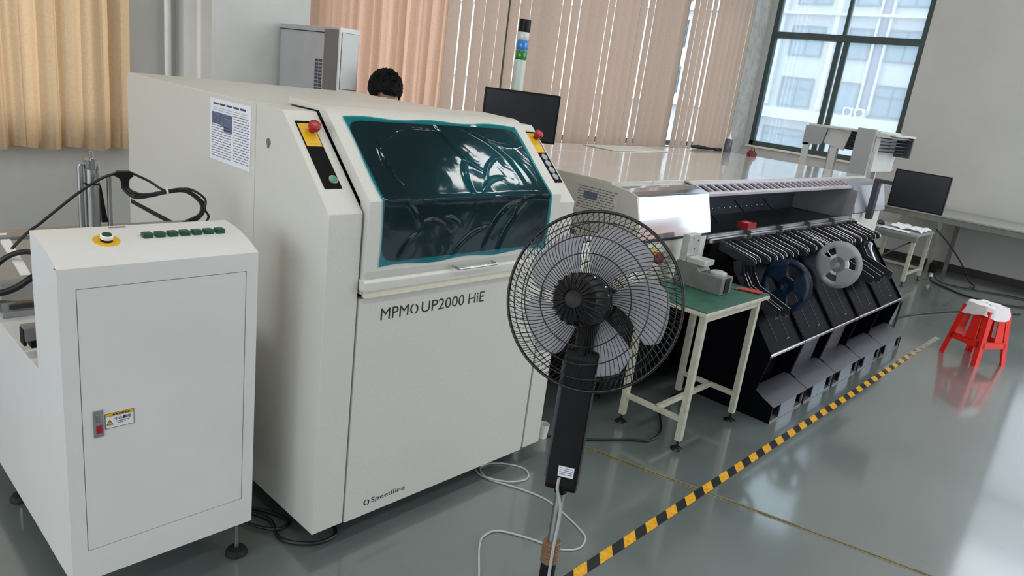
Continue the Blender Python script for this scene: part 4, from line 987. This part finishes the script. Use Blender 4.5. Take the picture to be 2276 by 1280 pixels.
tb = N.new('ShaderNodeBsdfTransparent'); tb.inputs['Color'].default_value = (.85, .86, .88, 1); mx = N.new('ShaderNodeMixShader'); mx.inputs[0].default_value = .38
L.new(src, mx.inputs[1]); L.new(tb.outputs[0], mx.inputs[2]); L.new(mx.outputs[0], out.inputs['Surface'])
head(MB().lathe([(.0, .0), (.038, .0), (.04, .05), (.0, .055)], (0, 0, 0), (1, 0, 0), 26), 'blade_hub', mat('hub_grey', (150, 150, 154), .4))
for k in range(5):
    a0 = 2 * math.pi * k / 5 + .3
    def bl(u, v, a0=a0):
        r_ = .036 + (.192 - .036) * v
        half = .20 + .34 * math.sin(min(1, v * 1.15) * math.pi * .5) - (.22 * max(0, v - .82) / .18 if v > .82 else 0)
        a_ = a0 + (u - .5) * 2 * half + .35 * v
        xx = .026 + .024 * (u - .5) * 2 * (1 - .35 * v) + .006 * math.sin(math.pi * u)
        return (xx, math.cos(a_) * r_, math.sin(a_) * r_)
    o = head(MB().grid(bl, 12, 12), 'blade', BLADE)
    md = o.modifiers.new('thick', 'SOLIDIFY'); md.thickness = .0016
# grey mains cord: out of the housing, down the pole, looping over the floor
cp = hz @ Vector((-.034, .006, .70)); cp2 = hz @ Vector((-.034, .006, .665))
z = .0045
cord = smooth_path([tuple(cp), tuple(cp2), (1.412, .978, .60), (1.405, .975, .50), (1.400, .972, .42), (1.395, .965, .25), (1.36, .95, .08), (1.38, 1.12, z), (1.50, 1.30, z), (1.62, 1.42, z), (1.738, 1.541, z), (1.80, 1.575, z), (1.866, 1.56, z), (1.93, 1.45, z), (1.97, 1.345, z), (2.03, 1.30, z), (2.09, 1.31, z), (2.135, 1.36, z), (2.185, 1.565, z), (2.16, 1.70, z), (2.10, 1.834, z), (2.10, 1.90, z), (2.14, 1.95, z), (2.22, 1.93, z), (2.285, 1.85, z), (2.282, 1.79, z), (2.23, 1.755, z), (2.145, 1.781, z + .006), (2.09, 1.85, z + .008), (2.09, 1.92, z), (2.14, 2.02, z)], 6)
MB().tube(cord, .0042, 8).build('mains_cord', CABLEG, fan)

# ------------------------------------------------------------------ hazard tape on the floor
hm_ = bpy.data.materials.new('hazard_tape'); hm_.use_nodes = True; nt = hm_.node_tree; N = nt.nodes; L = nt.links; p = N['Principled BSDF']
tc = N.new('ShaderNodeTexCoord'); sx = N.new('ShaderNodeSeparateXYZ'); L.new(tc.outputs['Object'], sx.inputs[0])
m1 = N.new('ShaderNodeMath'); m1.operation = 'MULTIPLY_ADD'; m1.inputs[1].default_value = -1.2; L.new(sx.outputs['Y'], m1.inputs[0]); L.new(sx.outputs['X'], m1.inputs[2])
m2 = N.new('ShaderNodeMath'); m2.operation = 'SUBTRACT'; m2.inputs[1].default_value = 2.091 - 1.2 * 1.236 - .16 * 10; L.new(m1.outputs[0], m2.inputs[0])
m3 = N.new('ShaderNodeMath'); m3.operation = 'DIVIDE'; m3.inputs[1].default_value = .16; L.new(m2.outputs[0], m3.inputs[0])
m4 = N.new('ShaderNodeMath'); m4.operation = 'FRACT'; L.new(m3.outputs[0], m4.inputs[0])
m5 = N.new('ShaderNodeMath'); m5.operation = 'LESS_THAN'; m5.inputs[1].default_value = .5; L.new(m4.outputs[0], m5.inputs[0])
wn_ = N.new('ShaderNodeTexNoise'); wn_.inputs['Scale'].default_value = 45; wn_.inputs['Detail'].default_value = 5; L.new(tc.outputs['Object'], wn_.inputs['Vector'])
# the far end of the strip is worn away to the floor paint
wr = N.new('ShaderNodeMapRange'); wr.inputs['From Min'].default_value = 5.2; wr.inputs['From Max'].default_value = 7.0; wr.inputs['To Min'].default_value = .0; wr.inputs['To Max'].default_value = .42
L.new(sx.outputs['X'], wr.inputs['Value'])
ad = N.new('ShaderNodeMath'); ad.operation = 'ADD'; L.new(wn_.outputs['Fac'], ad.inputs[0]); L.new(wr.outputs['Result'], ad.inputs[1])
wf = N.new('ShaderNodeMath'); wf.operation = 'GREATER_THAN'; wf.inputs[1].default_value = .74; L.new(ad.outputs[0], wf.inputs[0])
yr = N.new('ShaderNodeValToRGB'); yr.color_ramp.elements[0].position = .35; yr.color_ramp.elements[1].position = .65
yr.color_ramp.elements[0].color = rgb((214, 150, 34)); yr.color_ramp.elements[1].color = rgb((238, 182, 48)); L.new(wn_.outputs['Fac'], yr.inputs['Fac'])
mc = N.new('ShaderNodeMix'); mc.data_type = 'RGBA'; mc.inputs[6].default_value = rgb((34, 36, 38)); L.new(m5.outputs[0], mc.inputs[0]); L.new(yr.outputs['Color'], mc.inputs[7])
mc2 = N.new('ShaderNodeMix'); mc2.data_type = 'RGBA'; L.new(wf.outputs[0], mc2.inputs[0]); L.new(mc.outputs[2], mc2.inputs[6]); mc2.inputs[7].default_value = rgb((150, 150, 140))
L.new(mc2.outputs[2], p.inputs['Base Color']); p.inputs['Roughness'].default_value = .35
def tp_(u, v):
    x_ = 1.2 + 5.82 * u; return (x_, 1.192 + .044 * v + .002 * math.sin(x_ * 2.3), .0012)
o = MB().grid(tp_, 120, 1).build('hazard_tape', hm_); tag(o, 'yellow and black striped tape running along the floor', 'floor tape')

# ------------------------------------------------------------------ red stool with film on the seat
so = thing('plastic_stool', (6.66, .88, 0), 'red plastic stool with clear film left on its seat', 'stool')
so.rotation_euler = (0, 0, R(-28))
SH, SB, ST = .46, .165, .115    # height, half width at the floor, half width at the top
def leg_at(z): return SB + (ST - SB) * z / SH
MB().prism([(ST, -ST + .04), (ST - .04, -ST), (-ST + .04, -ST), (-ST, -ST + .04), (-ST, ST - .04), (-ST + .04, ST), (ST - .04, ST), (ST, ST - .04)], 'z', SH - .03, SH, .004).build('seat', REDPL, so, local=True)
for sx_ in (-1, 1):
    for sy_ in (-1, 1):
        mb = MB(); vs = []
        for z_, w_ in ((0, .040), (SH - .028, .052)):
            e = leg_at(z_); t_ = .009
            vs += [(sx_ * e, sy_ * e, z_), (sx_ * (e - w_), sy_ * e, z_), (sx_ * (e - w_), sy_ * (e - t_), z_), (sx_ * (e - t_), sy_ * (e - t_), z_), (sx_ * (e - t_), sy_ * (e - w_), z_), (sx_ * e, sy_ * (e - w_), z_)]
        mb.add(vs, [(0, 1, 7, 6), (1, 2, 8, 7), (2, 3, 9, 8), (3, 4, 10, 9), (4, 5, 11, 10), (5, 0, 6, 11), (0, 5, 4, 3, 2, 1), (6, 7, 8, 9, 10, 11)])
        mb.build('leg', REDPL, so, local=True)
for k in range(4):
    M = Matrix.Rotation(k * math.pi / 2, 4, 'Z')
    z0, z1 = .14, .19; e0, e1 = leg_at(z0), leg_at(z1)
    mb = MB().add([(-e0 + .02, -e0, z0), (e0 - .02, -e0, z0), (e1 - .02, -e1, z1), (-e1 + .02, -e1, z1), (-e0 + .02, -e0 + .012, z0), (e0 - .02, -e0 + .012, z0), (e1 - .02, -e1 + .012, z1), (-e1 + .02, -e1 + .012, z1)],
                  [(0, 1, 2, 3), (4, 7, 6, 5), (0, 4, 5, 1), (3, 2, 6, 7), (0, 3, 7, 4), (1, 5, 6, 2)]).xf(M); mb.build('rung', REDPL, so, local=True)
    z0, z1 = SH - .075, SH - .028; e0, e1 = leg_at(z0), leg_at(z1)
    mb = MB().add([(-e0 + .02, -e0, z0), (e0 - .02, -e0, z0), (e1 - .02, -e1, z1), (-e1 + .02, -e1, z1), (-e0 + .02, -e0 + .010, z0), (e0 - .02, -e0 + .010, z0), (e1 - .02, -e1 + .010, z1), (-e1 + .02, -e1 + .010, z1)],
                  [(0, 1, 2, 3), (4, 7, 6, 5), (0, 4, 5, 1), (3, 2, 6, 7), (0, 3, 7, 4), (1, 5, 6, 2)]).xf(M); mb.build('skirt', REDPL, so, local=True)
    # solid splat in the middle of each side, leaving a slot on each side of it
    z0, z1 = .185, SH - .07; e0, e1 = leg_at(z0), leg_at(z1)
    a_, b_ = (-.005, .062)
    mb = MB().add([(a_, -e0, z0), (b_ + .02, -e0, z0), (b_, -e1, z1), (a_, -e1, z1), (a_, -e0 + .008, z0), (b_ + .02, -e0 + .008, z0), (b_, -e1 + .008, z1), (a_, -e1 + .008, z1)],
                  [(0, 1, 2, 3), (4, 7, 6, 5), (0, 4, 5, 1), (3, 2, 6, 7), (0, 3, 7, 4), (1, 5, 6, 2)]).xf(M); mb.build('splat', REDPL, so, local=True)
def wrapf(u, v):
    a_ = u * 2 * math.pi; q = 1.0 / max(abs(math.cos(a_)), abs(math.sin(a_)), (abs(math.cos(a_)) + abs(math.sin(a_))) / 1.66)
    if v < .6: r_ = (ST + .004) * q * (v / .6); z_ = SH + .004
    else: d = (v - .6) / .4; r_ = (ST + .006 + .018 * d) * q; z_ = SH + .004 - .085 * d * (1 + .18 * math.sin(3 * a_))
    return (r_ * math.cos(a_) + .003 * math.sin(a_ * 9 + v * 20), r_ * math.sin(a_) + .003 * math.cos(a_ * 11 + v * 17), z_ + .003 * math.sin(a_ * 7 + v * 13))
MB().grid(wrapf, 64, 20).build('seat_film', CLEARW, so, local=True)

# ------------------------------------------------------------------ bench, low table and cables by the end wall
bn = thing('long_bench', (10.2, .6, 0), 'long grey bench standing along the end wall', 'bench')
BNT = mat('bench_grey_top', (150, 152, 148), .4, noise=(8, .1)); BNF = mat('bench_olive_frame', (118, 120, 110), .5, noise=(12, .12))
MB().box(9.68, 10.70, -2.2, 2.66, .765, .785, .002).build('top', BNT, bn)
MB().box(9.69, 9.73, -2.2, 2.66, .70, .765, .002).build('front_beam', BNF, bn); MB().box(10.65, 10.69, -2.2, 2.66, .70, .765, .002).build('rear_beam', BNF, bn)
for y_ in (2.0, -.4, -2.1):
    for x_ in (9.71, 10.67): MB().box(x_ - .022, x_ + .022, y_ - .022, y_ + .022, 0, .70, .002).build('leg', BNF, bn)
MB().box(9.70, 9.80, 2.02, 2.62, .786, .81, .002).build('edge_strip', TFRAME, bn)
lt = thing('low_table', (9.2, 2.2, 0), 'low table with papers and white film in front of the long bench', 'table')
LTX = (8.82, 9.55); LTY = (2.0, 2.55)
MB().box(LTX[0], LTX[1], LTY[0], LTY[1], .575, .60, .003).build('top', BNT, lt)
MB().box(LTX[0] - .01, LTX[0] + .03, LTY[0], LTY[1] + .1, .52, .575, .002).build('beam', BNF, lt)
for (x_, y_) in ((8.85, 2.03), (9.50, 2.03), (8.85, 2.5), (9.5, 2.5)):
    lg = MB().box(x_ - .02, x_ + .02, y_ - .02, y_ + .02, .06, .575, .002).build('leg', TFRAME, lt)
    MB().cyl((x_, y_, .008), (x_, y_, .07), .006, n=8).build('foot_screw', BLACKPL, lg); MB().lathe([(0, 0), (.03, 0), (.012, .012), (0, .012)], (x_, y_, 0), (0, 0, 1), 16).build('foot', DARKMET, lg)
MB().box(8.85, 9.5, 2.02, 2.04, .13, .16, .002).build('stretcher', TFRAME, lt); MB().box(9.49, 9.51, 2.03, 2.5, .13, .16, .002).build('stretcher', TFRAME, lt)
def sheet(u, v): return (9.05 + .42 * u, 2.02 + .36 * v, .605 + .02 * abs(math.sin(u * 7 + v * 5)) + .012 * math.sin(v * 11) ** 2)
o = MB().grid(sheet, 16, 16).build('plastic_sheet', CLEARW); tag(o, 'crumpled white film lying on the low table', 'plastic film')
def sheet2(u, v): return (8.84 + .2 * u, 2.1 + .38 * v, .607 + .004 * math.sin(u * 5 + v * 3))
o = MB().grid(sheet2, 6, 6).build('paper_pad', PAPER); o.modifiers.new('thick', 'SOLIDIFY').thickness = .002; tag(o, 'white paper pad on the low table beside the crumpled film', 'paper')
o = MB().tube(smooth_path([(8.95, 2.52, .625), (9.0, 2.46, .66), (9.06, 2.44, .62), (9.1, 2.50, .615)]), .014, 8).build('cable_coil', CABLE); tag(o, 'small dark coil on the low table', 'cable')
mb = MB().box(9.72, 9.80, 2.30, 2.44, .786, .85, .01); o = mb.build('small_box', DARKMET); tag(o, 'small dark box on the end of the long bench', 'box')
ps = thing('plug_socket', (9.72, 1.94, .36), 'dark plug and socket hanging from the bench leg', 'socket')
MB().box(9.66, 9.74, 1.90, 1.98, .10, .22, .008).build('body', BLACKPL, ps); MB().cyl((9.70, 1.94, .05), (9.70, 1.94, .11), .02, n=12).build('plug', WHITEPL, ps)
def floor_cable(pts, r_, lab):
    o = MB().tube(smooth_path(pts, 7), r_, 8).build('floor_cable', CABLE); return tag(o, lab, 'cable')
floor_cable([(6.36, 1.42, .36), (6.7, 1.50, .06), (7.3, 1.62, .012), (8.0, 1.45, .01), (8.5, 1.25, .01), (9.0, .9, .01)], .009, 'thick black cable running from the last trolley to behind the red stool')
floor_cable([(9.70, 1.94, .05), (9.62, 1.90, .012), (9.40, 1.66, .01), (9.25, 1.45, .01), (9.30, 1.1, .01), (9.6, .75, .01), (9.75, .2, .01), (9.8, -.6, .01)], .009, 'black cable from the socket along the floor under the bench')
floor_cable([(9.72, 1.93, .11), (9.66, 1.82, .02), (9.75, 1.5, .01), (9.95, 1.1, .01), (10.0, .6, .01), (10.1, -.2, .01)], .007, 'thin black cable on the floor closest to the end wall')
floor_cable([(9.66, 2.02, .62), (9.80, 1.86, .45), (9.98, 1.70, .22), (10.05, 1.60, .05), (10.0, 1.52, .01), (9.75, 1.5, .008)], .008, 'black cord hanging from the bench down to the floor')
floor_cable([(8.9, 2.03, .54), (8.8, 2.12, .46), (8.65, 2.25, .34), (8.5, 2.4, .25), (8.3, 2.6, .2), (8.1, 2.8, .02)], .008, 'black cord hanging under the low table')
floor_cable([(1.10, 2.36, .01), (1.17, 2.20, .01), (1.20, 2.12, .01), (1.175, 2.02, .01), (1.195, 1.96, .01), (1.26, 1.905, .01), (1.33, 1.90, .01), (1.36, 1.93, .01), (1.40, 2.05, .01)], .007, 'black cable looping out from under the printing machine')
floor_cable([(.95, 2.30, .012), (1.08, 2.22, .012), (1.15, 2.10, .012), (1.20, 2.05, .012), (1.25, 2.08, .012), (1.20, 2.2, .012), (1.10, 2.3, .012)], .006, 'thinner black cable coiled between loader and printing machine')
floor_cable([(2.55, 2.05, .01), (2.72, 1.86, .009), (2.95, 1.70, .009), (3.05, 1.63, .009), (3.2, 1.66, .009), (3.4, 1.8, .009)], .006, 'black cable on the floor under the green table')

# ------------------------------------------------------------------ tall cabinet and person behind the printer
tcab = thing('tall_cabinet', (2.72, 4.35, 0), 'tall pale grey cabinet with a white front standing behind the printing machine', 'cabinet')
MB().box(2.62, 2.76, 4.02, 4.72, 0, 1.86, .004).build('body', GREYPL, tcab)
MB().box(2.615, 2.62, 4.02, 4.17, .05, 1.85, .001).build('side_recess', mat('cabinet_dark_side', (112, 110, 110), .5, noise=(6, .06)), tcab)
fr_ = MB().box(2.62, 2.762, 4.0, 4.02, 0, 1.865, .003).build('front', WHITEPL, tcab)
MB().box(2.630, 2.754, 3.997, 4.0, 1.498, 1.837).build('panel_gap', DARKGAP, fr_); MB().box(2.632, 2.752, 3.994, 4.0, 1.50, 1.835, .002).build('front_panel', mat('cabinet_front_panel', (206, 208, 208), .35), fr_)
MB().box(2.614, 2.6165, 4.17, 4.72, 1.825, 1.83).build('seam', DARKGAP, tcab)
mb = MB(); 
for k in range(9):
    for j in range(2): mb.box(2.617, 2.6195, 4.19 + j * .045, 4.225 + j * .045, 1.47 + k * .022, 1.487 + k * .022)
mb.build('side_lettering', INK, tcab)

pe = thing('person', (2.88, 3.90, 0), 'person with short black hair standing behind the printing machine, only the head showing', 'person')
bmv = [((0, 0, .95), .13), ((0, 0, 1.12), .125), ((0, 0, 1.30), .14), ((.02, 0, 1.395), .07), ((.03, 0, 1.45), .052), ((.05, 0, 1.52), .085), ((.055, 0, 1.585), .075)]
vs = [p_[0] for p_ in bmv]; rad = [p_[1] for p_ in bmv]; ed = [(i, i + 1) for i in range(6)]
def chain(start, pts):
    prev = start
    for c_, r_ in pts: vs.append(c_); rad.append(r_); ed.append((prev, len(vs) - 1)); prev = len(vs) - 1
    return prev
for s_ in (-1, 1):
    chain(0, [((0, s_ * .09, .86), .09), ((.02, s_ * .10, .48), .062), ((0, s_ * .10, .10), .042), ((.10, s_ * .11, .035), .034), ((.19, s_ * .115, .03), .026)])
    h_ = chain(2, [((0, s_ * .17, 1.345), .06), ((.03, s_ * .215, 1.12), .044), ((.10, s_ * .20, .92), .034), ((.13, s_ * .20, .86), .028), ((.15, s_ * .20, .82), .030)])
    for k in range(4): chain(h_, [((.12 + k * .02, s_ * .205, .79), .013), ((.115 + k * .024, s_ * .20, .755), .012), ((.115 + k * .024, s_ * .19, .73), .011)])
    chain(h_, [((.185, s_ * .19, .81), .014), ((.205, s_ * .185, .785), .013), ((.212, s_ * .18, .76), .012)])
me = bpy.data.meshes.new('body_skeleton'); me.from_pydata(vs, ed, []); sk = bpy.data.objects.new('body_skeleton', me); COL.objects.link(sk)
md = sk.modifiers.new('skin', 'SKIN')
for i, r_ in enumerate(rad): me.skin_vertices[0].data[i].radius = (r_, r_)
me.skin_vertices[0].data[0].use_root = True
sk.modifiers.new('sub', 'SUBSURF').levels = 3
dg = bpy.context.evaluated_depsgraph_get(); bmesh_me = bpy.data.meshes.new_from_object(sk.evaluated_get(dg)); bpy.data.objects.remove(sk)
hc = Vector((.055, 0, 1.535)); BOW = Matrix.Rotation(R(26), 3, 'Y'); BOWI = BOW.inverted()
def head_shape(d):
    """point of the face for a direction d (unit vector in the head's own scaled space)"""
    x_, y_, z_ = d; q = Vector((x_ * .100, y_ * .086, z_ * .112))
    if z_ < -.1: q.x *= 1 + .05 * z_; q.y *= 1 + .30 * z_
    if x_ > .5:
        q.x += .016 * math.exp(-((y_ * 3.2) ** 2) - ((z_ + .18) * 6) ** 2)            # nose
        q.x -= .008 * math.exp(-((abs(y_) - .38) * 6) ** 2 - ((z_ - .02) * 8) ** 2)    # eye sockets
        q.x += .004 * math.exp(-((y_ * 3) ** 2) - ((z_ + .52) * 12) ** 2)              # lips
    if abs(y_) > .8: q.y *= 1 + .16 * math.exp(-((x_ + .1) * 5) ** 2 - ((z_ + .1) * 3.5) ** 2)  # ears
    return hc + BOW @ q
for v in bmesh_me.vertices:
    c_ = v.co
    if c_.z > 1.425 and abs(c_.y) < .14:
        e_ = BOWI @ (c_ - hc); d_ = Vector((e_.x / .100, e_.y / .086, e_.z / .112))
        if d_.length > .05:
            t_ = min(1, max(0, (c_.z - 1.435) / .05)); t_ = t_ * t_ * (3 - 2 * t_)
            v.co = c_.lerp(head_shape(d_.normalized()), t_)
mb = MB().add([v.co.copy() for v in bmesh_me.vertices], [tuple(p_.vertices) for p_ in bmesh_me.polygons])
o = mb.build('body', SKIN, pe, local=True); nm = o.data
nm.materials.clear()
for m_ in (SKIN, SHIRT, TROUS, BLACKRB): nm.materials.append(m_)
for p_ in nm.polygons:
    c_ = p_.center; p_.use_smooth = True
    p_.material_index = 3 if c_.z < .075 else 2 if c_.z < .93 and not (abs(c_.y) > .15 and c_.z > .70) else 1 if (c_.z < 1.40 and not (abs(c_.y) > .15 and c_.z < .86)) else 0
def hair(u, v):
    a_ = 2 * math.pi * u; b_ = math.pi * (.0 + .64 * v)
    x_ = math.cos(a_) * math.sin(b_); y_ = math.sin(a_) * math.sin(b_); z_ = math.cos(b_)
    lim = .10 + .10 * mnoise.noise(Vector((y_ * 7, 1, 2))) if x_ > .35 and -.78 < y_ < .62 else -1
    if z_ < lim: k_ = lim - z_; z_ = lim + .0; 
    g_ = 1.0 + .16 * max(0, z_) * abs(mnoise.noise(Vector((x_ * 20, y_ * 20, 3)))) + .05 * abs(mnoise.noise(Vector((x_ * 34, y_ * 34, z_ * 12)))) + .035 * mnoise.noise(Vector((x_ * 9, y_ * 9, z_ * 9))) + .02 * mnoise.noise(Vector((x_ * 30, y_ * 30, z_ * 30)))
    return hc + BOW @ Vector((x_ * .116 * g_ - .006, y_ * .106 * g_, z_ * .116 * g_ + .002))
MB().grid(hair, 110, 56).build('hair', HAIR, pe, local=True)
for s_ in (-1, 1):
    MB().sphere(hc + BOW @ Vector((.083, s_ * .030, -.014)), .010, 12).build('eye', WHITEPL, pe, local=True)
pe.rotation_euler = (0, 0, R(-98))
